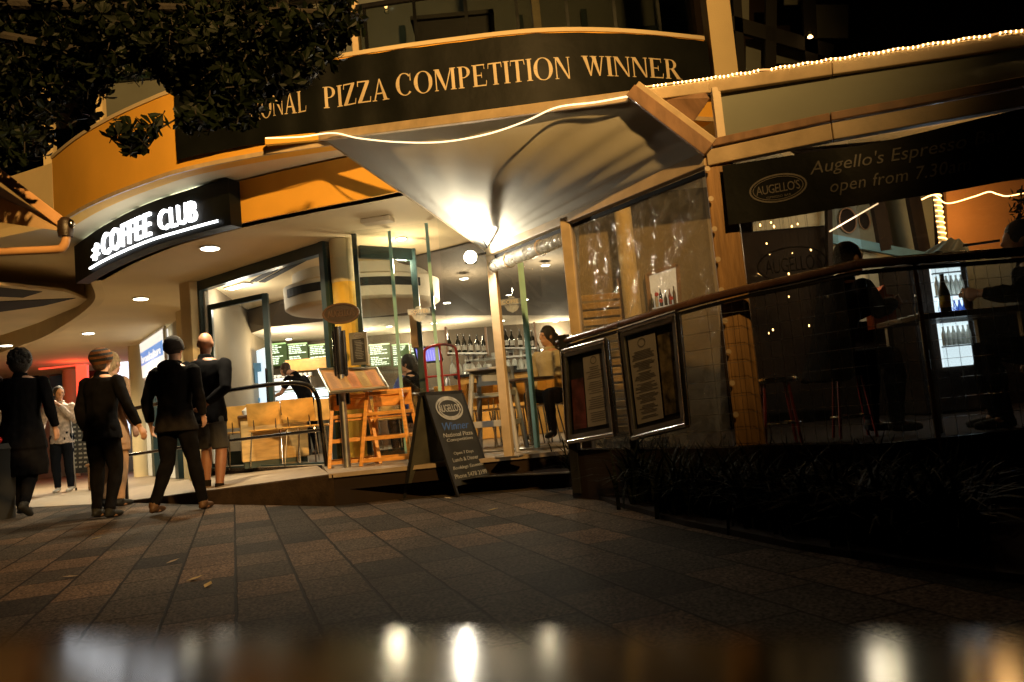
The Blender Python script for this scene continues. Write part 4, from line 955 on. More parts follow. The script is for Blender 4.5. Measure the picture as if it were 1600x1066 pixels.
SP = [(378, 428, 0), (627, 373, 30), (567, 424, 0), (725, 434, 22), (698, 472, 0), (852, 413, 26), (820, 467, 0), (718, 502, 24), (755, 520, 0), (784, 501, 0), (647, 517, 20), (566, 478, 0), (571, 516, 22), (446, 516, 26), (451, 530, 0), (868, 502, 30), (813, 515, 0), (387, 526, 26), (608, 510, 0), (678, 505, 0)]
wsp = ['inside the open green door top', 'just inside the folded glass leaves', 'brightest, above the pale framed card', 'below the dazzling floodlight', 'left of the tall glass edge on the brown slope', 'at right, inside the rolled blind bay', 'right of the round glass sticker', 'above the red hand truck', 'above the bottle shelf left end', 'left of the timber awning post', 'above the blue screen', 'behind the dark folded door',
       'above the round green board sticker', 'above the left menu boards', 'nearest the left menu boards', 'above the seated woman at right', 'above the hanging glasses', 'over the red poster', 'above the right menu boards', 'above the blue screen, right side']
for (px, py, e), w in zip(SP, wsp):
    p = wedge_point(px, py); s_ = .055 if px != 567 else .09
    t = thing('spotlight', 'small round cafe ceiling spotlight '+w, 'ceiling light', p, 'small spotlights in the cafe ceiling')
    MB().lathe([(s_+.015, -.004), (s_+.012, .01)], p, 16).build('trim_ring', 'steel', t, True)
    MB().lathe([(s_, -.010), (s_, -.005)], p, 16).build('lens', 'lampface', t)
    if e: lamp('spot_glow', 'POINT', p-Vector((0, 0, .30)), e*1.9, (1, .82, .54), t, .10)
# menu boards ---------------------------------------------------------------
def menuboard(x0, x1, yt, yb, D, label, seed):
    random.seed(seed); a, b, c, d = Y(x0, yt, D), Y(x1, yt, D), Y(x1, yb, D), Y(x0, yb, D)
    cx_ = (a+b+c+d)/4; w = abs(b.x-a.x); h = abs(a.z-d.z); t = thing('menu_board', label, 'menu board', cx_, 'lit menu boards over the cafe counter')
    MB().box(cx_+Vector((0, .02, 0)), (w, .03, h)).build('panel', mat('menu_green_%d' % x0, (.035, .06, .02), .5, emit=(.10, .20, .04), estr=.28), t)
    MB().box(cx_+Vector((0, -.002, h*.46)), (w*.98, .01, h*.06)).build('heading_strip', 'menugreen', t)
    mb = MB(); n = max(1, int(w/.34))
    for k in range(n):
        xa = cx_.x-w/2+w*(k+.06)/n; xw = w/n*.84
        for j in range(11):
            if (j+k*3) % 7 == 5: continue
            l = xw*random.uniform(.45, .95); z = cx_.z+h*(.38-.078*j); u = xa
            while u < xa+l:   # words as uneven dashes of letter-sized ticks
                ww = random.uniform(.03, .08); mb.box((u+ww/2, cx_.y-.004, z+random.uniform(-.002, .002)), (ww, .006, h*.036)); u += ww+.012
    mb.build('menu_print', 'menulit', t); random.seed(7)
menuboard(417, 448, 536, 572, 15.0, 'green lit menu board, leftmost of those above the counter', 1)
menuboard(450, 481, 536, 572, 15.02, 'green lit menu board, second from left above the counter', 2)
menuboard(483, 520, 537, 572, 15.04, 'green lit menu board beside the dark shopfront mullion', 3)
menuboard(577, 610, 537, 573, 15.1, 'green lit menu board right of the yellow column', 4)
menuboard(613, 640, 537, 573, 15.12, 'green lit menu board partly behind the folded dark door', 5)
menuboard(642, 652, 537, 566, 15.14, 'narrow green lit menu board beside the blue screen', 6)
# TV
def quadthing(name, label, cat, quad, D, th, m, frame=None, fm='black', group=None):
    P = [Y(x, y, D) for x, y in quad]; c = sum(P, Vector())/4; t = thing(name, label, cat, c, group)
    MB().plate(P, th).build('panel' if name != 'television' else 'screen', m, t)
    if frame: 
        mb = MB()
        for i in range(4): mb.bar(P[i]+Vector((0, -.012, 0)), P[(i+1) % 4]+Vector((0, -.012, 0)), frame, .04, (0, 1, 0))
        mb.build('frame', fm, t)
    return t
tv = quadthing('television', 'flat wall screen glowing blue beyond the red hand truck', 'television', [(647, 544), (686, 541), (692, 564), (653, 568)], 13.2, .03, 'tv', .03)
mb = MB()
for k in range(9): a = Y(651+k*4.2, 547, 13.18); b = Y(655+k*4.0, 563, 13.18); mb.bar(a, b, .012, .004, (0, 1, 0))
mb.build('screen_streaks', emis('screen_pale', (.3, .3, 1), 1.6), tv)
quadthing('poster', 'red poster with pale lettering and dots on the left cafe wall', 'poster', [(370, 558), (390, 556), (392, 608), (371, 610)], 13.6, .02, 'redposter')
pt = [o for o in bpy.data.objects if o.name.startswith('poster')][0]; mb = MB()
for k in range(4):
    for j in range(3): mb.box(tuple(Y(375+j*5.5, 586+k*5.5, 13.57)), (.022, .006, .022))
mb.box(tuple(Y(380, 571, 13.57)), (.05, .006, .12)); mb.box(tuple(Y(383, 575, 13.57)), (.1, .006, .03)); mb.build('poster_print', 'whitecloth', pt)
for q, lb in (([(346, 545), (356, 544), (358, 612), (348, 613)], 'narrow pale wall panel left of the taller one, beyond the bald walker'), ([(359, 540), (368, 539), (369, 600), (361, 601)], 'narrow pale wall panel immediately left of the red poster')):
    quadthing('wall_panel', lb, 'wall panel', q, 13.3, .02, 'white', group='pale wall panels')
# front bench and cabinet
def boxthing(name, label, cat, c, d, m, rz=0, group=None, bevel=.008): return tag(MB().box(c, d, rz).build(name, m, bevel=bevel), label, cat, group)
bp0 = Z(352, 737, DECK); bp1 = Z(446, 727, DECK); bm_ = (bp0+bp1)/2+Vector((.1, .45, 0)); bl = (bp1-bp0).length+.1; brz = math.atan2(bp1.y-bp0.y, bp1.x-bp0.x)
bn_ = thing('window_bench', 'pale timber panelled bench counter behind the left window', 'counter', bm_)
MB().box(bm_+Vector((0, 0, .35)), (bl, .45, .54), brz).build('timber_panel', 'counterwood', bn_, bevel=.005); MB().box(bm_+Vector((0, 0, .04)), (bl-.04, .42, .08), brz).build('plinth', 'greenframe', bn_)
MB().box(bm_+Vector((0, 0, .635)), (bl+.05, .5, .03), brz).build('bench_top', 'darkwood', bn_, bevel=.005)
bt = bm_.z+.65
def bench_pt(t): return Vector((bm_.x+math.cos(brz)*bl*t, bm_.y+math.sin(brz)*bl*t, bt))
p = bench_pt(.02); b = thing('bottle', 'clear water bottle standing on the window bench', 'bottle', p); MB().lathe([(.035, 0), (.036, .15), (.014, .20), (.014, .24)], p, 14).build('glass_body', 'white', b, True); MB().lathe([(.016, .24), (.016, .26)], p, 12).build('cap', 'bluecloth', b)
p = bench_pt(-.18); boxthing('napkin_box', 'dark napkin box on the window bench left of the bottle', 'box', p+Vector((0, 0, .07)), (.14, .12, .14), 'darkwood'); p = bench_pt(.14); boxthing('sugar_caddy', 'orange brown sugar caddy on the bench right of the bottle', 'caddy', p+Vector((0, 0, .06)), (.13, .1, .12), 'brownwood')
p = bench_pt(-.32); tag(MB().loft([((p.x, p.y, p.z), .1, .08), ((p.x, p.y, p.z+.06), .12, .09), ((p.x+.03, p.y, p.z+.13), .06, .04)], 12).build('paper_bag', 'whitecloth', None, True), 'crumpled white paper bag at the left end of the bench', 'bag')
cb0 = Y(425, 655, 12.9); cab = thing('display_cabinet', 'white glowing refrigerated food cabinet under the menu boards', 'food cabinet', (cb0.x+.5, 13.2, DECK))
ca1 = Y(512, 655, 12.9); cwid = ca1.x-cb0.x; ccx = (cb0.x+ca1.x)/2
MB().box((ccx, 13.3, DECK+.3), (cwid+1.2, .6, .6)).build('base', 'steel', cab, bevel=.01); MB().box((ccx, 13.42, 1.12), (cwid, .3, .42)).build('lit_interior', 'cabinet', cab)
mb = MB()
for z in (.90, 1.05, 1.20, 1.36): mb.box((ccx, 13.2, z), (cwid+.03, .34, .018))
mb.build('shelves', 'steel', cab); mb = MB()
for k in range(26): mb.box((ccx-cwid/2+cwid*(k+.5)/26, 13.12, random.choice((.94, 1.09))), (random.uniform(.03, .06), .08, random.uniform(.04, .08)))
mb.build('food_items', 'brownwood', cab); MB().plate([(ccx-cwid/2, 13.0, .9), (ccx+cwid/2, 13.0, .9), (ccx+cwid/2, 13.1, 1.37), (ccx-cwid/2, 13.1, 1.37)], .008).build('front_glass', 'glass', cab)
ct = thing('service_counter', 'long service counter with cluttered top running below the menu boards', 'counter', (-1.2, 13.9, DECK))
MB().box((-1.0, 14.0, .72), (7.6, .6, .88)).build('counter_front', 'brownwood', ct, bevel=.01); MB().box((-1.0, 14.0, 1.18), (7.7, .68, .04)).build('counter_top', 'steel', ct, bevel=.005)
random.seed(11)
for k in range(16):
    x = -4.2+k*.42+random.uniform(-.1, .1); t = thing('kitchen_jar', 'small jar or cup standing %s on the service counter' % ('%s' % ['left end', 'behind the barista', 'above the cabinet', 'near the till', 'by the mullion', 'left of column', 'behind column', 'right of column', 'beyond oval plaque', 'beyond the card', 'below menu', 'below screen', 'beyond truck', 'beyond canvas post', 'by shelves', 'right end'][k]), 'jar', (x, 13.9, 1.2), 'jars and cups on the service counter')
    r_ = random.uniform(.03, .06); h_ = random.uniform(.08, .24); MB().lathe([(r_, 0), (r_*1.05, h_*.7), (r_*.6, h_)], (x, 13.9, 1.2), 12).build('jar_body', random.choice(['white', 'steel', 'brownwood', 'rubber', 'label']), t, True)
    MB().lathe([(r_*.65, h_), (r_*.65, h_+.015)], (x, 13.9, 1.2), 12).build('lid', 'black', t)
cm = Y(458, 592, 14.0); t = thing('coffee_machine', 'steel coffee machine with cups on top below the menu boards', 'coffee machine', (cm.x, 13.95, 1.2))
MB().box((cm.x, 13.95, 1.42), (.75, .4, .42)).build('body', 'chrome', t, bevel=.03); MB().box((cm.x, 13.74, 1.5), (.3, .02, .16)).build('front_plate', 'white', t)
mb = MB()
for k in range(9): mb.lathe([(.03, 0), (.04, .06)], (cm.x-.32+k*.08, 13.95, 1.63), 10)
mb.build('cups', 'white', t); tag(boxthing('timber_hood', 'orange timber box hood between the menu boards and coffee machine', 'shelf', (cm.x+.55, 14.4, 1.86), (1.5, .3, .22), 'ply'), None)
# bar back: shelves with bottles and hanging stemware
def shelf(x0, x1, y, D, label):
    a, b = Y(x0, y, D), Y(x1, y, D); t = thing('bar_shelf', label, 'shelf', (a+b)/2, 'bar shelves'); MB().bar(a, b, .3, .025, (0, 0, 1)).build('shelf_board', 'steel', t)
    for q in (a, b): MB().box((q.x, q.y, q.z+.2), (.03, .26, .46)).build('shelf_upright', 'brownwood', t)
    return a, b
hang = []
def bottleobj():
    t = thing('bottle', 'x', 'bottle', (0, 0, 0), 'bottles on the bar shelves')
    MB().lathe([(.036, 0), (.038, .01), (.038, .17), (.014, .23), (.014, .30)], (0, 0, 0), 12).build('glass_body', 'bottle', t, True); MB().lathe([(.039, .04), (.039, .12)], (0, 0, 0), 12).build('label_band', 'label', t, True); return t
def glassobj():
    t = thing('wine_glass', 'x', 'wine glass', (0, 0, 0), 'wine glasses hanging under the bar shelves')
    MB().lathe([(.036, 0), (.036, .004), (.005, .012), (.005, .09), (.03, .12), (.042, .17), (.036, .22)][:], (0, 0, -.22), 12, Matrix.Identity(3)).build('bowl', glassobj.m, t, True); return t
glassobj.m = mat('pale_glassware', (.55, .56, .50), .12, var=.05, spec=1)
proto_b = bottleobj(); proto_g = glassobj(); fb = fg = True
for (x0, x1, y, D, nm) in ((700, 762, 553, 12.6, 'left bar shelf of bottles with glasses hung beneath, beyond the red hand truck'), (786, 838, 545, 12.8, 'right bar shelf of jars with glasses hung beneath, beyond the grey high chair')):
    a, b = shelf(x0, x1, y, D, nm); n = int((b-a).length/.095); side = 'left' if x0 == 700 else 'right'
    for k in range(n):
        q = a.lerp(b, (k+.5)/n); ordw = ORD[k]+' from the left'
        o = proto_b if fb else copy_tree(proto_b); fb = False; o.location = q+Vector((random.uniform(-.02, .02), random.uniform(-.05, .05), .013)); o['label'] = 'dark wine bottle %s on the %s bar shelf' % (ordw, side)
    n = int((b-a).length/.105)
    for k in range(n):
        q = a.lerp(b, (k+.5)/n); o = proto_g if fg else copy_tree(proto_g); fg = False; o.location = q+Vector((0, 0, -.015)); o.rotation_euler = (math.pi, 0, 0) if False else (0, 0, 0); o.scale = (1.25, 1.25, -1.5); o.location = q+Vector((0, 0, -.40)) if False else q+Vector((0, 0, -.34)); o['label'] = 'wine glass, %s from the left, hanging under the %s bar shelf' % (ORD[k], side)
MB_bar = thing('bar_counter', 'dark bar counter with lit front below the hanging wine glasses', 'bar', (.8, 12.2, DECK))
MB().box((.9, 12.4, .78), (3.6, .5, .98)).build('bar_front', 'ply', MB_bar, bevel=.01); MB().box((.9, 12.4, 1.29), (3.7, .6, .04)).build('bar_top', 'rubber', MB_bar)
MB().box((.9, 12.9, 1.3), (3.2, .2, .16)).build('back_rail', 'steel', MB_bar)
for k in range(18):
    x = -.8+k*.20; t = thing('cup_stack', '%s cup stack from the left along the bar top' % ORD[k], 'cups', (x, 12.45, 1.31), 'cup stacks on the bar')
    mb = MB(); hh = random.uniform(.05, .2); mb.lathe([(.04, 0), (.035, hh*.5), (.045, hh*.52), (.04, hh)], (x, 12.45, 1.31), 10); mb.build('cups', random.choice(['white', 'steel', 'rubber', 'brownwood', 'label']), t, True)
random.seed(31)
proto = thing('glassware', 'x', 'glassware', (0, 0, 0), 'crowded glassware on the bar'); MB().lathe([(.03, 0), (.036, .09), (.034, .10)], (0, 0, 0), 12).build('glass_body', glassobj.m, proto, True); fgl = True
proto2 = thing('spirit_bottle', 'x', 'bottle', (0, 0, 0), 'crowded bottles on the bar'); MB().lathe([(.04, 0), (.04, .16), (.015, .20), (.015, .27)], (0, 0, 0), 12).build('glass_body', 'darkwood', proto2, True); MB().lathe([(.041, .05), (.041, .13)], (0, 0, 0), 12).build('label_band', 'label', proto2, True)
MB().box((.9, 12.85, 1.56), (3.4, .26, .03)).build('upper_ledge', 'steel', MB_bar)
for k in range(44):
    pr = proto if k % 3 else proto2; use_first = (k == 0 or k == 1)
    o = pr if use_first else copy_tree(pr)
    o.location = (-.72+k*.075+random.uniform(-.02, .02), 12.85+random.uniform(-.06, .06), 1.576 if k % 2 else 1.382); o.scale = (1, 1, random.uniform(.8, 1.3))
    o['label'] = 'small glass in the crowded rows on the bar ledges' if k % 3 else 'spirit bottle in the crowded rows on the bar ledges'
quadthing('bar_light', 'glaring white lamp panel on the wall behind the seated woman', 'light panel', [(845, 546), (884, 542), (886, 566), (850, 570)], 12.0, .04, 'barlight')
quadthing('lit_picture', 'small pale blue lit panel left of the seated woman', 'light panel', [(832, 574), (854, 571), (856, 590), (836, 592)], 12.1, .03, 'fridge')
# cafe chairs, stools, tables ------------------------------------------------
def make_chair():
    t = thing('cafe_chair', 'x', 'chair', (0, 0, 0), 'plywood cafe chairs')
    MB().grid(lambda u, v: ((u-.5)*.40, -.19-.05*v-.02*math.cos((u-.5)*3), .50+.27*v), 8, 6, .012).build('backrest', 'ply', t, True)
    MB().grid(lambda u, v: ((u-.5)*.40, (v-.5)*.38, .44+.015*(2*v-1)**2), 8, 8, .014).build('seat', 'ply', t, True)
    for sx in (-1, 1):
        MB().tube([(sx*.17, .16, .425), (sx*.19, .21, 0)], .009, 8).build('leg', 'chrome', t, True); MB().tube([(sx*.17, -.16, .425), (sx*.19, -.24, 0)], .009, 8).build('leg', 'chrome', t, True)
        MB().tube([(sx*.13, -.12, .43), (sx*.13, -.2, .46), (sx*.13, -.215, .72)], .009, 8).build('back_rod', 'chrome', t, True)
    return t
ch = make_chair(); first = True
CH = [(382, 733, 40, 'leftmost, in front of the pale bench'), (424, 731, 8, 'broad back towards us, second from left'), (482, 727, -12, 'under the curve of the ramp handrail, third from left'), (502, 724, 160, 'partly behind the top of the ramp handrail'), (452, 724, 190, 'beyond the small round table'), (740, 716, 70, 'side on between red hand truck and grey high chair'),
      (812, 706, 15, 'right of the grey high chair'), (846, 703, 75, 'turned side on near the tall glass edge'), (868, 702, 80, 'under the seated woman at right'), (720, 708, 200, 'behind the red hand truck'), (800, 700, 180, 'far row behind the canvas post'), (610, 712, 180, 'deep inside beyond the timber high chair'), (576, 706, 30, 'behind the yellow column foot'), (676, 702, 200, 'beyond the chalkboard top'), (756, 702, 20, 'in the row right of the red hand truck'), (826, 698, 195, 'far side of the right round table'), (884, 700, 10, 'half hidden by the menu case rail'), (640, 702, 10, 'between the folded door and the glass edge')]
for px, py, a, w in CH:
    p = Z(px, py-3, DECK+.004) if px < 700 else Z(px, py-4, DECK+.004)
    if px > 700 and p.y < 8.9: p = Vector((p.x/p.y*9.4, 9.4, DECK))
    o = ch if first else copy_tree(ch); first = False; o.location = p; o.rotation_euler = (0, 0, R(a+180) if a < 100 and a > -50 else R(a)); o['label'] = 'plywood cafe chair, '+w
    if a < 100 and a > -50: o.rotation_euler = (0, 0, R(a*.6))
def table(px, py, label, dz=0):
    p = Z(px, py, DECK+.004); t = thing('cafe_table', label, 'table', p, 'round cafe tables')
    MB().lathe([(.30, .70), (.31, .715), (.30, .73)], p, 28).build('table_top', 'darkwood', t, True); MB().tube([p+Vector((0, 0, .02)), p+Vector((0, 0, .7))], .025, 10).build('pedestal', 'chrome', t, True); MB().lathe([(.22, 0), (.2, .015), (.03, .03)], p, 24).build('foot', 'steel', t, True)
table(455, 724, 'small round dark cafe table among the left chairs'); table(832, 700, 'round cafe table before the seated woman'); table(655, 706, 'round cafe table of the dark haired woman')
tb = Z(448, 724, DECK); t = thing('waste_bin', 'tall glowing steel bin among the chair legs', 'bin', Vector((tb.x, tb.y+.5, DECK))); MB().lathe([(.14, 0), (.16, .5), (.17, .5)], (tb.x, tb.y+.5, DECK), 24).build('bin_body', 'chrome', t, True); MB().lathe([(.172, .5), (.172, .53)], (tb.x, tb.y+.5, DECK), 24).build('rim', 'black', t, True)
def high_chair(m, label, wood=True):
    t = thing('high_chair', label, 'high chair', (0, 0, 0)); w0_, w1_, d0_, d1_, H = .17, .25, .13, .24, .72 if wood else .80
    L4 = []
    for sx in (-1, 1):
        for sy in (-1, 1):
            a, b = Vector((sx*w1_, sy*d1_, 0)), Vector((sx*w0_, sy*d0_, H)); L4.append((a, b))
            (MB().bar(a, b, .035, .035) if wood else MB().tube([a, a.lerp(b, .5), b], [.022, .028, .024], 8)).build('leg', m, t, not wood, bevel=.004 if wood else 0)
    for z in ((.05, .26, .50, .70) if wood else (.28, .56, .78)):
        f = z/H; W_ = w1_+(w0_-w1_)*f; D_ = d1_+(d0_-d1_)*f
        for sx in (-1, 1): MB().bar((sx*W_, -D_, z), (sx*W_, D_, z), .02, .035 if wood else .05).build('side_rung', m, t, bevel=.004)
        if z not in (.56,): MB().bar((-W_, -D_, z), (W_, -D_, z), .02, .035 if wood else .06).build('front_rung', m, t, bevel=.004)
        MB().bar((-W_, D_, z), (W_, D_, z), .02, .035).build('back_rung', m, t, bevel=.004)
    MB().grid(lambda u, v: ((u-.5)*.40, d0_-.01+.03*math.cos((u-.5)*3), H-.15+.17*v), 8, 4, .018).build('backrest', m, t, True)
    MB().box((0, 0, .46 if wood else .54), (.33, .28, .018)).build('seat', m, t, bevel=.004)
    if not wood: MB().box((0, -.16, .80), (.42, .12, .025)).build('tray', m, t, bevel=.01)
    return t
hc = high_chair('highwood', 'honey timber high chair right of the menu stand'); p = Z(612, 724, DECK+.004); hc.location = Vector((p.x, p.y+.1, p.z)); hc.rotation_euler = (0, 0, R(-8)); hc['group'] = 'timber high chairs'
copy_tree(hc, Z(548, 728, DECK+.004)+Vector((.02, .08, 0)), R(14), 'honey timber high chair behind the menu stand post')
hg = high_chair('greyplastic', 'grey plastic high chair stacked tall beside the canvas end post', False); p = Z(778, 709, DECK+.004); hg.location = Vector((p.x, p.y+.25, p.z)); hg.rotation_euler = (0, 0, R(-12)); hg.scale = (1, 1, 1.06)
# red hand truck
hp = Z(697, 715, DECK+.004)+Vector((0, .35, 0)); t = thing('hand_truck', 'red tubular hand truck parked upright behind the folded glass', 'hand truck', hp)
X = lambda x, y, z: hp+Vector((x, y, z))
MB().tube(catmull([X(-.17, 0, .12), X(-.17, 0, .7), X(-.17, -.03, 1.05), X(-.14, -.04, 1.14), X(0, -.05, 1.17), X(.14, -.04, 1.14), X(.17, -.03, 1.05), X(.17, 0, .7), X(.17, 0, .12)], 4), .014, 8).build('frame', 'redmetal', t, True)
MB().tube([X(0, 0, .12), X(0, -.045, 1.165)], .011, 8).build('centre_bar', 'redmetal', t, True)
for z in (.25, .55, .84): MB().tube([X(-.17, -.01, z), X(.17, -.01, z)], .010, 8).build('cross_bar', 'redmetal', t, True)
MB().box(X(0, -.12, .02), (.38, .24, .01)).build('toe_plate', 'redmetal', t)
for s_ in (-1, 1): MB().lathe([(.10, -.02), (.11, -.01), (.11, .01), (.10, .02)], X(s_*.22, .08, .11), 18, Matrix.Rotation(R(90), 3, 'Y')).build('wheel', 'rubber', t, True)
# frosted badges on the glass
for px, py, w in ((655, 491, 'left'), (800, 476, 'right')):
    c_ = Y(px, py, 8.25 if px < 700 else 7.9); t = thing('glass_decal', 'frosted white cafe badge with lettering on the %s glass leaf' % w, 'window sticker', c_, 'frosted badges'); f_ = plane_fn(c_, (1, 0, 0), (0, 0, 1))
    fm = glassmat('frosted_film_'+w, (.9, .9, .9), .04, .45); mb = MB(); mb.plate([f_(-.12, .0, 0), f_(.12, .0, 0), f_(.12, .06, 0), f_(-.12, .06, 0)], .002); mb.plate([f_(-.08, -.005), f_(-.05, -.06), f_(0, -.085), f_(.05, -.06), f_(.08, -.005)], .002); mb.plate([f_(-.04, .065), f_(.04, .065), f_(.02, .085), f_(-.02, .085)], .002)
    mb.build('film', fm, t); mb = MB(); put_text(mb, 'COFFEE', f_, (-.1, .1, .012, .048), 0, .006, 1.05, .003); mb.build('badge_lettering', 'arcade', t)

# ================================================================== LEFT: ARCADE SHOPS
Wa = Z(222, 538, SOF); Wb = Z(259, 513, SOF); wa, wb, wc = Vector((Wa.x, Wa.y, 0)), Vector((Wb.x, Wb.y, 0)), Vector((cB.x+.1, cB.y+.1, 0))
shp = thing('arcade_shop', 'lit arcade shop with dark green door frames beside the cream column', 'shop', wb)
MB().wall([wa, wb, wc], 2.15, SOF, .15).build('wall', 'creamwall', shp)
dS = (wb-wa).normalized(); LS = (wc-wa).length; pS = lambda t, z, o=0: wa+(wc-wa)*t+Vector((dS.y, -dS.x, 0))*o+Vector((0, 0, z))
for t0_, t1_, m_ in ((0, .10, 'white'), (.10, .16, 'greenframe'), (.42, .48, 'greenframe'), (.48, .60, 'white'), (.60, .66, 'greenframe'), (.93, 1.0, 'greenframe')):
    MB().wall([pS(t0_, 0), pS(t1_, 0)], 0.02, 2.15, .1).build('frame_panel', m_, shp)
MB().wall([pS(.16, 0, -.08), pS(.42, 0, -.08)], .02, 2.15, .01).build('window', 'glass', shp); MB().wall([pS(.66, 0, -.08), pS(.93, 0, -.08)], .02, 2.15, .01).build('window', 'glass', shp)
MB().wall([pS(.0, 0, -1.2), pS(1.0, 0, -1.2)], .02, 2.15, .05).build('lit_back_wall', 'shoplit', shp)
mb = MB(); random.seed(5)
for k in range(40): mb.box(pS(random.uniform(.1, .95), random.uniform(.2, 1.9), -1.05), (random.uniform(.1, .35), .1, random.uniform(.05, .25)), random.uniform(0, 3))
mb.build('stock', 'bluecanvas', shp)
bs = thing('box_sign', 'white lit projecting box sign with blue band above the arcade shop door', 'sign', pS(.3, 2.3, .1)); sb = [V(px, py, xy(wa+Vector((dS.y, -dS.x, 0))*.12), xy(wb+Vector((dS.y, -dS.x, 0))*.12)) for px, py in ((222, 538), (258, 514), (262, 574), (227, 591))]
MB().plate(sb, .1).build('box', 'boxsign', bs); gq = lambda u, v, w=0: sb[3].lerp(sb[2], u).lerp(sb[0].lerp(sb[1], u), v)+Vector((dS.y, -dS.x, 0))*(.052+w)
MB().plate([gq(0.02, .34, .002), gq(.98, .34, .002), gq(.98, .72, .002), gq(.02, .72, .002)], .006).build('blue_band', 'bluelit', bs)
mb = MB(); put_text(mb, 'broadculture', gq, (.06, .9, .40, .62), 0, 0, .95, .012); mb.build('lettering', 'boxsign', bs)
mb = MB(); 
for i in range(4): mb.bar(sb[i], sb[(i+1) % 4], .04, .12)
mb.build('surround', 'white', bs)
# far end wall of the arcade
ew = thing('arcade_end_shops', 'far row of arcade shops with red glowing band and blue window at left', 'shop', (-13, 21, 0))
MB().box((-13, 21.6, 1.7), (14, .2, 3.4)).build('wall', 'creamwall', ew)
def ep(name, quad, D, th, m): return MB().plate([Y(x, y, D) for x, y in quad], th).build(name, m, ew)
ep('red_panel', [(120, 571), (137, 570), (139, 640), (122, 641)], 19.6, .1, 'redglow'); ep('red_band', [(62, 568), (133, 558), (133, 570), (62, 578)], 19.5, .1, 'redglow')
ep('blue_window', [(78, 588), (99, 586), (101, 640), (80, 641)], 21.4, .05, 'bluecanvas'); ep('lit_window', [(172, 553), (200, 549), (203, 700), (176, 702)], 19.8, .05, 'fridge'); ep('dark_doorway', [(137, 580), (170, 577), (173, 745), (141, 747)], 19.9, .05, 'nightwall'); ep('dark_doorway', [(0, 590), (60, 585), (62, 740), (0, 745)], 21.3, .05, 'nightwall')
lamp('red_wash', 'POINT', Y(115, 585, 18.6), 25, (1, .06, .02), ew, .2)
# blackboard, basket
bbp = Z(132, 762, 0); t = thing('blackboard', 'tall chalk written blackboard standing behind the man with the crutch', 'blackboard', bbp); q = [Y(112, 645, bbp.y), Y(140, 643, bbp.y), Y(142, 738, bbp.y), Y(114, 740, bbp.y)]
MB().plate(q, .03).build('board', 'board', t); mb = MB()
for k in range(12): 
    for j in range(3): v = .08+k*.073; mb.plate([q[0].lerp(q[1], a).lerp(q[3].lerp(q[2], a), b_)+Vector((0, -.02, 0)) for a, b_ in ((.1+j*.28, v), (.1+j*.28+random.uniform(.1, .22), v), (.1+j*.28+random.uniform(.1, .22), v+.03), (.1+j*.28, v+.03))], .002)
mb.build('chalk_lines', 'chalk', t)
for s_ in (0, 1): b = q[3].lerp(q[2], s_); MB().bar(b, Vector((b.x, b.y, 0)), .03, .03).build('leg', 'darkwood', t)
kp = Z(165, 764, 0); t = thing('wicker_basket', 'square wicker basket on the arcade floor behind the beanie walker', 'basket', kp); MB().box(kp+Vector((0, 0, .2)), (.42, .34, .40)).build('basket_body', 'basket', t, bevel=.03); MB().box(kp+Vector((0, 0, .42)), (.46, .38, .05)).build('basket_rim', 'basket', t, bevel=.02)
kb = Z(-8, 812, 0); t = thing('litter_bin', 'dark litter bin at the extreme left edge', 'bin', kb); MB().lathe([(.2, 0), (.22, .75), (.24, .78), (.2, .84)], kb, 20).build('bin_body', 'rubber', t, True); MB().ell(kb+Vector((-.02, 0, .88)), (.14, .12, .06), 14, 8).build('red_bag', 'redpanel', t, True)
# ---- left folding-arm awning in the foreground
la_ = thing('market_umbrella', 'orange lit canvas umbrella arm and canopy corner poking in at left', 'umbrella', (-4.9, 5.2, 0)); DU = 5.2
hub = Y(102, 352, DU)
MB().bar(Y(-90, 205, DU-.2), hub, .05, .07).build('upper_arm', 'warmtube', la_, bevel=.005)
MB().bar(Y(-90, 300, DU+.3), hub+Vector((0, 0, -.03)), .03, .04).build('lower_rib', 'tentmetal', la_)
mb = MB(); mb.grid(lambda u, v: (Y(-90, 225, DU-.15).lerp(hub, u)).lerp(Y(-90, 320, DU+.5).lerp(hub, u), v)+Vector((0, 0, -.03-.05*math.sin(v*3.1)*(1-u))), 14, 8, .004); mb.build('canopy', fabricmat('umbrella_canvas', (.50, .44, .40), .15), la_, True)
mb = MB(); mb.grid(lambda u, v: (Y(-20, 300, DU).lerp(hub, u)).lerp(Y(-20, 345, DU+.1).lerp(Y(96, 362, DU), u), v)+Vector((0, -.02, 0)), 10, 6, .004); mb.build('valance', 'umbrella', la_, True)
MB().lathe([(.045, -.06), (.05, -.02), (.05, .04), (.03, .07)], hub+Vector((0, 0, -.02)), 14).build('hub', 'leather', la_, True); MB().ell(hub+Vector((.045, -.01, .0)), (.025, .025, .035), 12, 8).build('clamp', 'chrome', la_, True)
MB().tube(catmull([hub+Vector((0, 0, -.06)), Y(103, 375, DU), Y(98, 386, DU), Y(85, 390, DU), Y(0, 394, DU), Y(-90, 399, DU)], 5), .028, 12).build('pipe_arm', 'warmtube', la_, True)
e = Y(-90, 399, DU); MB().tube([e, Vector((e.x, e.y, 0))], .03, 10).build('mast', 'warmtube', la_, True); MB().tube([Y(-90, 205, DU-.2), e], .03, 10).build('mast_top', 'warmtube', la_, True)

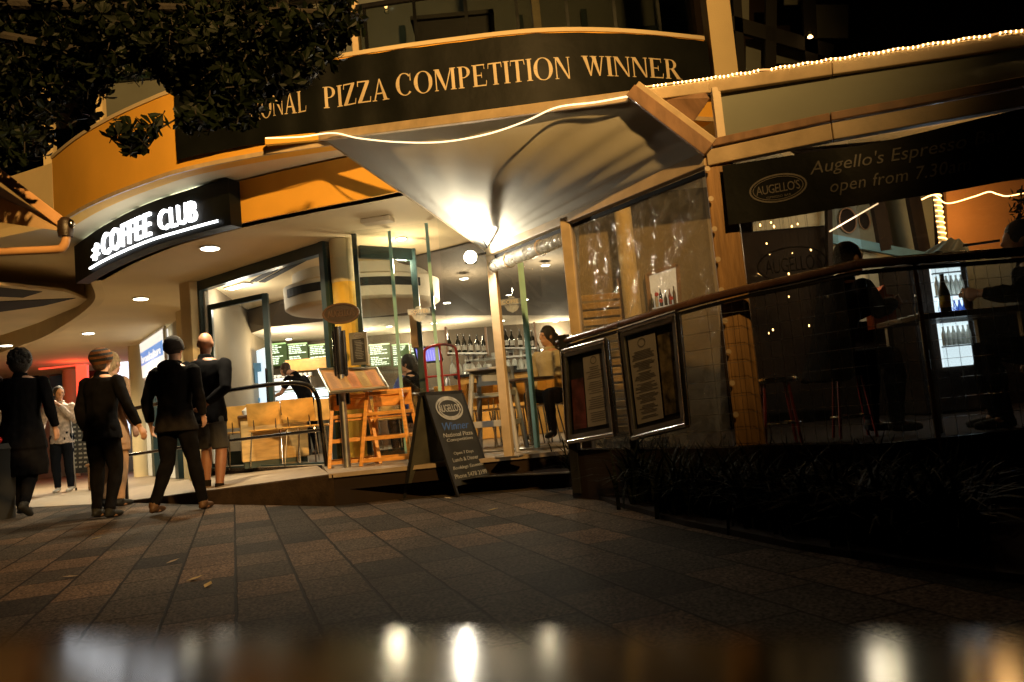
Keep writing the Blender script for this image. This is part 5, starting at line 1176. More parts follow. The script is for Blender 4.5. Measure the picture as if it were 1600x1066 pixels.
# ================================================================== PEOPLE
def person(loc, head_deg, h, label, top='blackcloth', legs='blackcloth', hair='darkhair', style='short', skin='skin', shoe='rubber', pose=None, hem=.80, seat=0, vox=.012, lean=.04, sleeve='long', shorts=False, hood=False, group=None, cat='person', wide=1.0, headturn=0, eyes=False):
    random.seed(int(abs(loc[0])*100)+3)
    k = h/1.75; Rz = Matrix.Rotation(R(head_deg), 3, 'Z'); L = Vector(loc); pose = pose or {}
    dz = -(.90-seat) if seat else 0
    def W(p): return L+Rz @ (Vector(p)*k)
    def T(x, y, z): return W((x, y+lean*(z-.9), z+dz))      # torso frame
    t = thing('person', label, cat, L, group)
    J = {}
    for s_, n in ((-1, 'l'), (1, 'r')):
        J['hip'+n] = (s_*.09, 0, .90+dz)
        J['knee'+n] = (s_*.10, .03, .49) if not seat else (s_*.13, .42, seat+.03)
        J['ank'+n] = (s_*.10, -.03, .08) if not seat else (s_*.13, .38, max(.08, seat-.40))
        J['sho'+n] = (s_*.185*wide, lean*.52, 1.42+dz)
        J['elb'+n] = (s_*.25*wide, lean*.4-.03, 1.14+dz)
        J['wri'+n] = (s_*.26*wide, lean*.3+.05, .90+dz)
    for a, b in pose.items():
        if a in J: J[a] = b
    q = {a: W(b) for a, b in J.items()}
    def legs_(mb, g, stop=1.0):
        for n in 'lr':
            hp_, kn, an = q['hip'+n], q['knee'+n], q['ank'+n]; kn2 = kn.lerp(an, .3); end = kn.lerp(an, stop) if stop > 0 else kn
            if stop >= 1: mb.tube([hp_, hp_.lerp(kn, .5), kn, kn2, kn.lerp(an, .7), an], [(.088+g)*k, (.078+g)*k, (.056+g)*k, (.057+g)*k, (.043+g)*k, (.038+g)*k], 14)
            else: mb.tube([hp_, hp_.lerp(kn, .5), kn, kn.lerp(an, stop)], [(.09+g)*k, (.085+g)*k, (.075+g)*k, (.078+g)*k], 14)
            mb.ell(hp_, [(.09+g)*k]*3, 12, 8)
    def torso(mb, g, z0, z1=1.47, flare=0):
        prof = [(.70, .17, .13), (.80, .172, .125), (.90, .165, .118), (1.0, .150, .105), (1.08, .142, .10), (1.2, .155, .108), (1.32, .172, .115), (1.40, .168, .10), (1.45, .12, .085), (1.48, .075, .07)]
        rings = [(T(0, 0, z), (a*wide+g+flare*max(0, 1.0-z))*k, (b+g+flare*max(0, 1.0-z))*k, Rz) for z, a, b in prof if z0 <= z <= z1+.02]
        mb.loft(rings, 20)
    def arms_(mb, g, to=1.0):
        for n in 'lr':
            a, b, c = q['sho'+n], q['elb'+n], q['wri'+n]; c2 = b.lerp(c, to) if to > 0 else a.lerp(b, .7+to)
            if to > 0: mb.tube([a, a.lerp(b, .5), b, b.lerp(c2, .4), c2], [(.052+g)*k, (.046+g)*k, (.040+g)*k, (.040+g)*k, (.028+g*.8)*k], 12)
            else: mb.tube([a, c2], [(.055+g)*k, (.052+g)*k], 12)
            mb.ell(a+Vector((0, 0, -.012*k)), [(.050+g*.7)*k]*3, 12, 8)
    # --- body
    mb = MB(); torso(mb, 0, .80); legs_(mb, 0); arms_(mb, 0)
    Hd = Rz @ Matrix.Rotation(R(headturn), 3, 'Z'); hc_ = T(0, .02, 1.63)+Rz @ Vector((0, pose.get('headf', 0), pose.get('headz', 0)))
    def Hp(x, y, z): return hc_+Hd @ (Vector((x, y, z))*k)
    mb.tube([T(0, 0, 1.44), T(0, .01, 1.52), Hp(0, -.01, -.04)], [.062*k, .054*k, .055*k], 12)
    mb.ell(hc_+Vector((0, 0, .02*k)), (.075*k, .092*k, .10*k), 18, 12, Hd); mb.ell(Hp(0, .025, -.055), (.052*k, .062*k, .062*k), 14, 10, Hd); mb.ell(Hp(0, .05, -.095), (.028*k, .03*k, .022*k), 10, 8, Hd)
    mb.tube([Hp(0, .088, .02), Hp(0, .108, -.022), Hp(0, .094, -.032)], [.008*k, .013*k, .010*k], 8); mb.ell(Hp(0, .085, -.06), (.024*k, .012*k, .010*k), 8, 6, Hd); mb.ell(Hp(0, .082, .035), (.05*k, .012*k, .010*k), 10, 6, Hd)
    for s_ in (-1, 1): mb.ell(Hp(s_*.078, -.005, -.005), (.012*k, .022*k, .034*k), 8, 6, Hd)
    for n in 'lr':
        an = q['ank'+n]; kn = q['knee'+n]; fd = Rz @ Vector((0, 1, 0)); fp_ = pose.get('toe'+n); fd = (Rz @ Vector(fp_)).normalized() if fp_ else fd
        mb.tube([an, an+fd*.05*k+Vector((0, 0, -.045*k)), an+fd*.15*k+Vector((0, 0, -.055*k))], [.038*k, .036*k, .024*k], 10)
        a, b = q['elb'+n], q['wri'+n]; d = (b-a).normalized(); s_ = 1 if n == 'r' else -1
        inw = (Rz @ Vector((-s_, .25, 0))); pn = (inw-d*inw.dot(d)).normalized(); sd = d.cross(pn).normalized()
        if sd.dot(Rz @ Vector((0, 1, 0))) < 0: sd = -sd
        mb.loft([(b, .026*k, .018*k, Matrix((sd, pn, d)).transposed()), (b+d*.04*k, .036*k, .016*k, Matrix((sd, pn, d)).transposed()), (b+d*.085*k, .040*k, .014*k, Matrix((sd, pn, d)).transposed())], 12)
        cl = pose.get('curl', .5)
        for i, (o_, l_) in enumerate(((.031, .072), (.011, .082), (-.010, .076), (-.030, .060))):
            f0 = b+d*.082*k+sd*o_*k; f1 = f0+(d+pn*cl*.5).normalized()*l_*.5*k; f2 = f1+(d+pn*cl*1.8).normalized()*l_*.5*k; mb.tube([f0-d*.015*k, f0, f1, f2], [.0095*k, .0098*k, .009*k, .0078*k], 8)
        mb.tube([b+d*.025*k+sd*.024*k, b+d*.055*k+sd*.052*k+pn*.012*k, b+d*.085*k+sd*.060*k+pn*.026*k], [.012*k, .0105*k, .009*k], 8)
    body = mb.build('body', skin, t, voxel=.010 if vox <= .012 else vox)
    # --- clothing
    mb = MB(); g = .020; torso(mb, g, hem-.001 if hem >= .70 else .70, 1.44, .10 if hem < .8 else 0)
    if hem < .70: mb.loft([(T(0, 0, .74), .20*wide*k, .16*k, Rz), (W((0, 0, hem+dz+.1)), .215*wide*k, .18*k, Rz), (W((0, 0, hem+dz)), .205*wide*k, .17*k, Rz)], 20)
    arms_(mb, .017, .93 if sleeve == 'long' else -.05)
    mb.tube([T(0, -.005, 1.42), T(0, .0, 1.475), T(0, .004, 1.515)], [.095*k, .076*k, .071*k], 14)
    if hood: mb.ell(T(0, -.10, 1.45), (.13*k, .07*k, .08*k), 14, 8, Rz)
    mb.build(pose.get('topname', 'jacket'), top, t, voxel=vox, fold=.010*k)
    mb = MB(); torso(mb, .014, .80, 1.0); legs_(mb, .014, .97 if not shorts else -.0)
    if shorts:
        mb = MB(); torso(mb, .016, .80, 1.0)
        for n in 'lr': mb.tube([q['hip'+n], q['hip'+n].lerp(q['knee'+n], .5), q['hip'+n].lerp(q['knee'+n], .92)], [.094*k, .088*k, .084*k], 14)
    else:
        mb = MB(); torso(mb, .014, .80, 1.0); legs_(mb, .014)
    mb.build('shorts' if shorts else 'trousers', legs, t, voxel=vox, fold=.009*k)
    for n in 'lr':
        an = q['ank'+n]; fp_ = pose.get('toe'+n); fd = (Rz @ Vector(fp_)).normalized() if fp_ else Rz @ Vector((0, 1, 0)); up_ = Vector((0, 0, 1)) if abs(fd.z) < .6 else Rz @ Vector((0, 0, 1)); dn = (up_-fd*up_.dot(fd)).normalized()
        mb = MB(); mb.tube([an+dn*.035*k, an-dn*.02*k], [.046*k, .050*k], 12); mb.tube([an-fd*.055*k-dn*.045*k, an-fd*.02*k-dn*.04*k, an+fd*.07*k-dn*.045*k, an+fd*.14*k-dn*.052*k, an+fd*.185*k-dn*.055*k], [.028*k, .042*k, .043*k, .038*k, .024*k], 12, flat=.75)
        mb.build('shoe', shoe, t, voxel=.009)
    if shorts:
        for n in 'lr': MB().tube([q['knee'+n].lerp(q['ank'+n], .78), q['ank'+n]], [.046*k, .045*k], 12).build('sock', 'greycloth', t, True)
    # --- hair / hats
    mb = MB()
    if style in ('short', 'curly', 'long'):
        e_ = .010 if style == 'short' else (.035 if style == 'curly' else .016)
        mb.ell(Hp(0, -.018, .032), ((.078+e_)*k, (.090+e_)*k, (.098+e_)*k), 18, 12, Hd); mb.ell(Hp(0, -.045, -.01), ((.07+e_)*k, (.062+e_)*k, (.085+e_)*k), 16, 10, Hd)
        if style == 'curly':
            for i in range(70):
                a = random.uniform(0, 6.28); b = random.uniform(-.35, 1.4); mb.ell(Hp(.10*math.cos(a)*math.cos(b), -.035+.105*math.sin(a)*math.cos(b)*(.75 if math.sin(a) > 0 else 1), .03+.115*math.sin(b)), [random.uniform(.018, .032)*k]*3, 8, 6)
        if style == 'long': mb.tube([Hp(0, -.075, .02), Hp(0, -.10, -.08), Hp(0, -.11, -.20)], [.075*k, .075*k, .045*k], 12, flat=.6)
        mb.build('hair', hair, t, voxel=0 if style == 'curly' else .010, fold=.006*k, smooth=True)
    elif style == 'beanie':
        mb.ell(Hp(0, -.018, .045), (.098*k, .115*k, .105*k), 20, 12, Hd); mb.tube([Hp(0, -.01, -.005), Hp(0, -.012, .035)], [.102*k, .103*k], 20, flat=1.1)
        mb.build('beanie', hair, t, voxel=.010, fold=.005*k)
    elif style == 'striped':
        seg = [(-.03, .092), (0, .108), (.03, .116), (.055, .116), (.08, .108), (.105, .092), (.125, .066), (.138, .03)]
        for i in range(len(seg)-1):
            a, b = seg[i], seg[i+1]; MB().tube([Hp(0, -.018-.18*a[0], a[0]), Hp(0, -.018-.18*b[0], b[0])], [a[1]*k, b[1]*k], 20, flat=1.1).build('beanie_stripe', 'stripe1' if i % 2 == 0 else 'stripe2', t, True)
        MB().ell(Hp(0, -.05, -.045), (.075*k, .06*k, .07*k), 14, 8, Hd).build('hair', 'brownhair', t, True)
    if eyes:
        for s_ in (-1, 1): MB().ell(Hp(s_*.032, .079, .010), (.013*k, .008*k, .007*k), 10, 6, Hd).build('eye', 'rubber', t, True)
        if style != 'long': pass
    return t, q, Hp
def H_(px, top, feet):    # ground point and stature from feet and crown sight lines
    g = Z(px, feet, 0); return g, Y(px, top, g.y).z
g_, h_ = H_(38, 534, 806); h_ = min(h_, 1.9)
t, q, Hp = person(g_, 4, h_, 'curly haired walker in a long black coat with a shoulder bag, at far left', 'blackcloth', 'blackcloth', 'darkhair', 'curly', hem=.42, wide=1.22, pose=dict(kneel=(-.1, .10, .50), ankl=(-.11, .16, .09), kneer=(.10, .0, .48), ankr=(.12, -.22, .14), toer=(0, 1, -.5), topname='coat'))
bgp = q['wril']+Vector((-.02, -.06, .22)); b = thing('shoulder_bag', 'dark leather shoulder bag hanging at the left of the curly haired walker', 'bag', bgp-Vector((0, 0, .15)))
MB().box(bgp, (.13, .30, .24), R(10)).build('bag_body', 'leather', b, bevel=.03); MB().tube([bgp+Vector((.0, .1, .1)), q['shol']+Vector((.0, .06, .06)), q['shol']+Vector((.02, -.02, .08)), q['shol']+Vector((0, -.09, .0)), bgp+Vector((0, -.13, .1))], .010, 6).build('strap', 'leather', b, True); MB().lathe([(.03, 0), (.03, .012)], bgp+Vector((.04, -.16, .08)), 12, Matrix.Rotation(R(90), 3, 'X')).build('buckle', 'chrome', b, True)
g_, h_ = H_(166, 545, 808)
person(g_, -12, h_, 'walker in black with a brown striped beanie, right arm swung wide', 'blackcloth', 'blackcloth', 'stripe1', 'striped', hem=.74, pose=dict(wrir=(.46, -.02, .90), elbr=(.34, -.04, 1.14), ankl=(-.13, .02, .08), kneel=(-.12, .05, .5), ankr=(.13, -.10, .08), kneer=(.12, .03, .49), topname='jumper', curl=.9))
g_ = Z(178, 793, 0); h_ = 1.66
t, q, Hp = person(Vector((g_.x-.06, g_.y+.15, 0)), -20, 1.80, 'fair haired person in tan clothes half hidden behind the striped beanie walker', 'tancloth', 'tancloth', 'fairhair', 'long', hem=.62, hood=True, pose=dict(headf=0))
g_, h_ = H_(282, 527, 800)
person(g_, -6, h_, 'walker in a charcoal jacket and knitted cap mid stride beside the bald man', 'greycloth', 'blackcloth', 'knit', 'beanie', shoe='shoebrown', hem=.76, hood=True, wide=1.08, pose=dict(kneel=(-.12, .02, .49), ankl=(-.18, -.16, .10), kneer=(.14, .06, .49), ankr=(.19, .10, .08), elbl=(-.27, -.05, 1.13), wril=(-.27, .0, .90), elbr=(.27, -.02, 1.14), wrir=(.24, .10, .94)))
g_, h_ = H_(331, 518, 784)
person(g_, -8, h_, 'bald man in a dark jumper, grey shorts and brown boots walking up to the cafe', 'blackcloth', 'shorts', 'darkhair', 'bald', 'tanskin', 'shoebrown', hem=.80, shorts=True, wide=1.15, pose=dict(hipr=(.105, 0, .90), hipl=(-.105, 0, .90), kneer=(.135, .0, .50), ankr=(.13, -.08, .09), kneel=(-.14, .20, .54), ankl=(-.14, .16, .12), elbr=(.29, -.12, 1.14), wrir=(.10, -.17, 1.00), topname='jumper'), sleeve='long', headturn=10)
g_, h_ = H_(100, 604, 769)
t, q, Hp = person(g_, 190, h_, 'man in pale printed shirt, hand to his mouth, leaning on a crutch', 'printshirt', 'denim', 'darkhair', 'short', 'skin', 'shoewhite', hem=.80, eyes=True, headturn=35, pose=dict(elbl=(-.24, .10, 1.16), wril=(-.06, .24, 1.44), elbr=(.30, -.02, 1.16), wrir=(.30, .12, .98), topname='shirt', curl=1.2))
cx_ = q['wril']; c0 = Z(119, 767, 0); cr_ = thing('crutch', 'grey metal crutch leaned on by the man in the printed shirt', 'crutch', c0)
ct_ = Y(109, 642, c0.y-.1); MB().tube([c0, ct_], .012, 8).build('shaft', 'steel', cr_, True); MB().tube([ct_+Vector((-.07, 0, .01)), ct_+Vector((.09, 0, .012))], .016, 8).build('handle', 'steel', cr_, True); MB().lathe([(.02, 0), (.016, .05)], c0, 10).build('rubber_tip', 'rubber', cr_, True)
g_ = Z(16, 776, 0); person(g_, 165, 1.78, 'person in a white shirt partly hidden at the extreme left edge', 'whitecloth', 'denim', 'darkhair', 'short', 'skin', 'shoewhite', vox=.016, pose=dict(topname='shirt'))
# inside the cafe
b0 = Y(478, 640, 12.25); person(Vector((b0.x+.05, 12.25, DECK)), 62, 1.52, 'barista in a black shirt reaching left across the white cabinet', 'blackcloth', 'blackcloth', 'brownhair', 'short', hem=.85, vox=.014, lean=.5, sleeve='short', pose=dict(elbl=(-.22, .42, 1.16), wril=(-.16, .66, 1.12), topname='shirt', headf=.12, headz=-.04))
b0 = Y(658, 610, 10.2); person(Vector((b0.x, 10.2, DECK)), 75, 1.66, 'dark haired woman in black seated side on at a round table', 'blackcloth', 'denim', 'darkhair', 'long', seat=.47, vox=.014, lean=.2, pose=dict(topname='jumper', elbl=(-.2, .16, .76), wril=(-.1, .36, .80)))
b0 = Y(619, 610, 10.6); person(Vector((b0.x, 10.6, DECK)), -80, 1.64, 'fair haired person in blue seated facing the dark haired woman', 'bluecloth', 'denim', 'fairhair', 'short', seat=.47, vox=.014, lean=.2, pose=dict(topname='jumper'))
b0 = Y(866, 610, 9.3); person(Vector((b0.x, 9.3, DECK)), 150, 1.70, 'dark haired woman in a cream cardigan seated by the glare panel', 'creamcloth', 'denim', 'darkhair', 'long', seat=.55, vox=.012, lean=.05, eyes=True, headturn=-30, pose=dict(topname='cardigan'))
# diners on the terrace
b0 = Y(1312, 430, 5.35); person(Vector((b0.x-.16, 5.35, DECK-.10)), -78, 1.74, 'diner in grey hooded top seated side on at table', 'greycloth', 'blackcloth', 'darkhair', 'short', seat=.62, vox=.012, lean=.35, hood=True, wide=1.15, pose=dict(elbr=(.2, .30, .96), wrir=(.1, .50, 1.02), elbl=(-.2, .30, .96), wril=(-.1, .50, 1.02)))
b0 = Y(1600, 430, 5.2); person(Vector((b0.x+.16, 5.2, DECK-.14)), 70, 1.80, 'diner in black seated facing left at the far right edge', 'blackcloth', 'blackcloth', 'darkhair', 'short', seat=.62, vox=.014, lean=.15, wide=1.2, pose=dict(elbl=(-.25, .25, .98), wril=(-.15, .42, 1.02)))
b0 = Y(905, 20, 9.3); person(Vector((b0.x, 9.3, FB+.25)), 180, 1.75, 'dim diner seated behind the balcony glass, left one', 'greycloth', 'blackcloth', 'darkhair', 'short', seat=.47, vox=.018)
b0 = Y(1010, 20, 9.3); person(Vector((b0.x, 9.3, FB+.25)), 200, 1.78, 'dim diner seated behind the balcony glass, right one', 'blackcloth', 'blackcloth', 'darkhair', 'short', seat=.47, vox=.018)
random.seed(9)

# ================================================================== BALCONY FURNITURE
zf = FB+.25
t = thing('balcony_table', 'dark covered table standing behind the balcony glass', 'table', Y(712, 58, 9.2)); p0, p1 = Y(645, 42, 9.2), Y(772, 30, 9.2)
MB().box(((p0.x+p1.x)/2, 9.3, p0.z-.02), (abs(p1.x-p0.x), .7, .05)).build('table_top', 'black', t); MB().box(((p0.x+p1.x)/2, 9.3, (p0.z+zf)/2), (abs(p1.x-p0.x)*.9, .6, p0.z-zf-.05)).build('table_skirt', 'black', t)
for px in (608, 787):
    c_ = Y(px, 55, 9.1); c_ = Vector((c_.x, 9.1, zf)); t = thing('balcony_chair', 'dark chair behind the balcony glass %s of the covered table' % ('left' if px < 700 else 'right'), 'chair', c_, 'balcony chairs')
    MB().box(c_+Vector((0, 0, .45)), (.4, .4, .03)).build('seat', 'black', t); MB().box(c_+Vector((.17, 0, .68)), (.03, .38, .46)).build('backrest', 'black', t)
    for sx in (-1, 1):
        for sy in (-1, 1): MB().box(c_+Vector((sx*.17, sy*.17, .22)), (.03, .03, .44)).build('leg', 'black', t)
p = Y(603, 11, 9.0); t = thing('candle_lamp', 'tiny glowing candle lamp above the balcony rail at left', 'candle', p); MB().ell(p, (.018, .018, .022), 10, 6).build('flame', 'candle', t, True); MB().lathe([(.03, -.08), (.035, -.02)], p, 12).build('holder', 'clearbottle', t)
lamp('added_balcony_fill', 'POINT', (-1.2, 9.9, 6.2), 8, (.85, .9, .7), t, .1)  # added unseen fill for the upper wall, apart from the candle
p = Y(1266, 58, 8.2); t = thing('candle_lamp', 'tiny bright lamp in the dark upper windows at right', 'candle', p); MB().ell(p, (.03, .02, .016), 10, 6).build('flame', 'candle', t, True); MB().lathe([(.02, .02), (.02, .06)], p, 10).build('holder', 'steel', t)

# ================================================================== TERRACE INTERIOR (right)
tw = thing('terrace_back_wall', 'patchwork back wall of the terrace with pale, green and orange panels', 'wall', (3.5, 8.3, 0))
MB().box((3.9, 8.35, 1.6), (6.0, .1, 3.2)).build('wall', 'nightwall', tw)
tag(MB().prism([xy(C_+Vector((.1, .1, 0))), (2.35, 4.25), (5.9, 4.4), (6.8, 8.3), (.75, 8.3), (.72, 6.5)], DECK+.004, DECK+.009).build('terrace_shade_sheet', 'nightwall'), kind='structure')  # dark sheet over the lit deck, terrace shade put into its colour
def tp_(name, quad, D, th, m, par=None): return MB().plate([Y(x, y, D) for x, y in quad], th).build(name, m, par or tw)
tp_('beige_wall', [(903, 290), (1125, 220), (1125, 700), (910, 700)], 7.95, .03, 'brownplaster')
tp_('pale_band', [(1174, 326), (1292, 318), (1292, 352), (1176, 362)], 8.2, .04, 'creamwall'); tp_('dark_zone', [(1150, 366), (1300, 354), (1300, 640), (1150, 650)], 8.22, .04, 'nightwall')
tp_('green_wall', [(1294, 316), (1455, 300), (1460, 400), (1298, 380)], 8.18, .04, 'grimwall'); tp_('white_wall', [(1298, 376), (1370, 384), (1400, 395), (1402, 500), (1300, 505)], 8.1, .04, 'creamwall')
tp_('orange_wall', [(1476, 296), (1640, 276), (1640, 392), (1480, 392)], 8.05, .05, 'orangewall'); tp_('lower_wall', [(1505, 396), (1640, 390), (1640, 480), (1510, 490)], 8.06, .05, 'grimwall')
MB().bar(Y(1292, 372, 8.0), Y(1446, 402, 7.9), .05, .09).build('blue_beam', 'bluecanvas', tw)
for a, b, w in (((1370, 312), (1384, 392), .13), ((1426, 308), (1444, 402), .12), ((1294, 316), (1298, 505), .05)): MB().bar(Y(*a, 7.95), Y(*b, 7.95), w, .08, (0, 1, 0)).build('post', 'nightwall', tw)
for px, r_, w in ((1324, (.085, .125), 'larger'), (1350, (.055, .09), 'smaller')):
    c_ = Y(px, 345, 8.1); t = thing('wall_plaque', '%s dark oval plaque on the dull green terrace wall' % w, 'plaque', c_); fx = plane_fn(c_, (1, 0, 0), (0, 0, 1)); mb = MB(); mb.ell(c_, (r_[0], .02, r_[1]), 20, 10); mb.build('plaque_face', 'nightwall', t, True); mb = MB(); oval_ring(mb, fx, 0, 0, r_[0]*1.1, r_[1]*1.1, .12, .02); mb.build('rim', 'brownwood', t)
# slatted screen and column behind the crinkled blind
ss = thing('slatted_screen', 'tan slatted screen behind the menu cases and clear blind', 'screen', Y(945, 600, 7.7))
for k in range(17): z = .42+k*.082; a, b = Y(905, 500, 7.7), Y(972, 500, 7.7); MB().box(((a.x+b.x)/2, 7.7, z), (b.x-a.x, .02, .055), 0, R(25)).build('slat', 'counterwood', ss)
for px in (904, 973): a = Y(px, 500, 7.7); MB().box((a.x, 7.72, 1.1), (.03, .03, 1.6)).build('stile', 'brownwood', ss)
a = Y(985, 450, 7.6); tag(MB().lathe([(.085, DECK), (.085, 3.2)], (a.x, 7.6, 0), 18).build('cream_column', 'cream', None, True), 'slim cream column right of the slatted screen behind the blind', 'column')
t = quadthing('serving_hatch', 'bright dark framed hatch with red flowers seen through the clear blind', 'hatch', [(1010, 430), (1058, 414), (1062, 478), (1016, 488)], 7.85, .03, emis('hatch_lit', (1, .88, .66), .38), .04, 'brownwood')
for k in range(6):
    c_ = Y(1020+k*7, 481-k*1.3, 7.72); b_ = thing('bottle', '%s little bottle on the ledge of the lit hatch' % ORD[k], 'bottle', c_, 'bottles in the hatch'); MB().lathe([(.016, 0), (.017, .07+.02*(k % 3)), (.006, .10+.02*(k % 3)), (.006, .135+.02*(k % 3))], c_, 10).build('glass_body', ['bottle', 'label', 'grass', 'bottle', 'redmetal', 'darkwood'][k], b_, True)
for k, (px, py) in enumerate(((1026, 460), (1033, 470), (1049, 466))):
    c_ = Y(px, py, 7.7); f0 = thing('flower', 'red flower head %s in the lit hatch' % ('at left', 'in the middle', 'at right')[k], 'flower', c_, 'red flowers in the hatch'); mb = MB()
    for j in range(7): a = j*.9; mb.ell(c_+Vector((.012*math.cos(a), 0, .012*math.sin(a))), (.010, .008, .009), 8, 6)
    mb.build('petals', 'redpanel', f0, True); MB().tube([c_, c_+Vector((0, 0, -.03))], .003, 5).build('stem', 'grass', f0)
# high table with bottle and glasses
tz = 1.10; p0, p1 = Z(1398, 505, tz), Z(1560, 470, tz); mid_ = Vector((2.62, 5.55, 0)); mid_ = Y(1475, 492, 5.5)
ht = thing('high_table', 'dark high terrace table between the two seated diners', 'table', Vector((mid_.x, 5.5, DECK)))
MB().box((mid_.x+.05, 5.5, mid_.z-.02), (.78, .62, .04)).build('table_top', 'darkwood', ht, bevel=.006)
for sx in (-1, 1):
    for sy in (-1, 1): MB().bar((mid_.x+.05+sx*.33, 5.5+sy*.25, mid_.z-.04), (mid_.x+.05+sx*.33, 5.5+sy*.25, DECK), .04, .04).build('leg', 'steel', ht)
zt = mid_.z
def beer(px, D, label, lab='yellowlabel', s_=1.0):
    x = Y(px, 480, D).x; b = thing('bottle', label, 'bottle', (x, D, zt)); MB().lathe([(.031*s_, 0), (.032*s_, .13*s_), (.013*s_, .19*s_), (.013*s_, .25*s_)], (x, D, zt), 16).build('glass_body', 'bottle', b, True); MB().lathe([(.033*s_, .04*s_), (.033*s_, .11*s_)], (x, D, zt), 16).build('label_band', lab, b, True); return b
beer(1478, 5.42, 'dark beer bottle with yellow label on the high terrace table', s_=1.12)
x = Y(1514, 480, 5.45).x; b = thing('beer_glass', 'glass of amber beer right of the dark bottle', 'glass', (x, 5.45, zt)); MB().lathe([(.012, 0), (.026, .03), (.034, .11), (.030, .15)], (x, 5.45, zt), 16).build('glass_body', 'clearbottle', b, True); MB().lathe([(.010, .01), (.024, .03), (.031, .10)], (x, 5.45, zt), 16).build('beer', mat('amber_beer', (.35, .16, .03), .1), b, True)
x = Y(1434, 480, 5.4).x; b = thing('salt_shaker', 'small pale shaker left of the dark bottle on the high table', 'shaker', (x, 5.4, zt)); MB().lathe([(.022, 0), (.020, .06), (.010, .09), (.012, .13)], (x, 5.4, zt), 12).build('shaker_body', 'clearbottle', b, True); MB().lathe([(.014, .13), (.012, .15)], (x, 5.4, zt), 12).build('cap', 'steel', b)
# fridge
fq = [(1455, 416), (1511, 412), (1513, 486), (1458, 494)]; fr_ = thing('drinks_fridge', 'glass fronted drinks fridge glowing blue white behind the bottle', 'fridge', Y(1483, 490, 7.3))
a, b = Y(1455, 416, 7.4), Y(1512, 490, 7.4); fw = b.x-a.x; fx0 = (a.x+b.x)/2
MB().box((fx0-.06, 7.75, 1.05), (fw+.30, .6, 1.5)).build('cabinet', 'nightwall', fr_, bevel=.02); MB().box((fx0, 7.43, 1.22), (fw, .03, .98)).build('lit_interior', 'fridge', fr_)
mb = MB()
for z in (.92, 1.16, 1.40, 1.62): mb.box((fx0, 7.40, z), (fw, .05, .012))
mb.build('shelves', 'steel', fr_)
for z in (.93, 1.17, 1.41):
    mb = MB()
    for k in range(6): mb.lathe([(.022, 0), (.022, .11), (.009, .15), (.009, .18)], (fx0-fw/2+fw*(k+.5)/6, 7.39, z), 8)
    mb.build('drink_row', random.choice(['redpanel', 'label', 'bluecloth']), fr_, True)
MB().box((fx0, 7.36, 1.2), (fw+.04, .02, 1.06)).build('glass_door', 'glass', fr_)
lamp('fridge_glow', 'POINT', (fx0, 7.2, 1.3), 5, (.65, .82, 1), fr_, .1)
# folded blue parasol lying over the fridge
t = thing('blue_canopy', 'small blue canvas canopy hanging over the drinks fridge', 'canopy', Y(1475, 395, 6.9)); A4 = [Y(1434, 402, 6.9), Y(1470, 380, 7.1), Y(1512, 382, 7.1), Y(1516, 402, 6.9)]
MB().grid(lambda u, v: A4[0].lerp(A4[3], u).lerp(A4[1].lerp(A4[2], u), v)+Vector((0, 0, .05*math.sin(3.1*u)+.012*math.sin(u*20))), 20, 6, .006).build('canvas', 'bluecanvas', t, True); MB().bar(Y(1505, 384, 7.0), Y(1562, 376, 6.9), .03, .02).build('arm', 'rubber', t)
# low orange planter box
tag(MB().plate([Y(*p_, 7.2) for p_ in ((1356, 470), (1376, 447), (1380, 462), (1390, 462), (1396, 505), (1362, 515))], .15).build('orange_menu_block', mat('orange_card', (.5, .12, .04), .6)), 'jagged orange red panel below the white terrace wall', 'panel')
# bar stools in red
for i, (px, py, lab) in enumerate(((1210, 600, 'red legged bar stool left of the hooded diner, highlight on its rim'), (1325, 598, 'red legged bar stool under the hooded diner'))):
    D = 5.5+.1*i; c_ = Y(px, py, D); sz = c_.z; t = thing('bar_stool', lab, 'stool', Vector((c_.x, D, DECK)), 'red legged terrace stools')
    zs = max(sz+.0, .72); MB().lathe([(.15, zs), (.165, zs+.02), (.15, zs+.035)], (c_.x, D, 0), 24).build('seat', 'chrome', t, True)
    for k in range(4): a = k*math.pi/2+.6; MB().tube([(c_.x+.11*math.cos(a), D+.11*math.sin(a), zs), (c_.x+.17*math.cos(a), D+.17*math.sin(a), DECK)], .011, 8).build('leg', 'redmetal', t, True)
    MB().tube([(c_.x+.145*math.cos(k*math.pi/10), D+.145*math.sin(k*math.pi/10), DECK+.16) for k in range(21)], .008, 6).build('foot_ring', 'chrome', t, True)
# lights: wrapped post, garland, hanging points
wp = thing('wrapped_post', 'white post wrapped with glowing rope light beside the orange wall', 'post', Y(1468, 380, 7.7)); a, b = Y(1463, 300, 7.75), Y(1474, 388, 7.75)
MB().bar(a, b, .05, .05, (0, 1, 0)).build('post', 'creamwall', wp); sp = [a.lerp(b, k/60)+Vector((.035*math.cos(k*1.1), .035*math.sin(k*1.1)-.01, 0)) for k in range(61)]; MB().tube(sp, .006, 5).build('rope', 'ropelow', wp)
lamp('garland_glow', 'POINT', Y(1520, 320, 7.5), 16, (1, .55, .2), wp, .12)
gp = catmull([Y(1440, 312, 7.4), Y(1460, 305, 7.4), Y(1480, 318, 7.4), Y(1520, 308, 7.4), Y(1545, 300, 7.4), Y(1560, 304, 7.4), Y(1580, 306, 7.4), Y(1640, 292, 7.4)], 8)
gt = thing('fairy_garland', 'zigzag string of warm fairy lights across the orange wall', 'fairy lights', tuple(gp[0])); MB().tube(gp, .006, 5).build('wire', 'ropelow', gt)
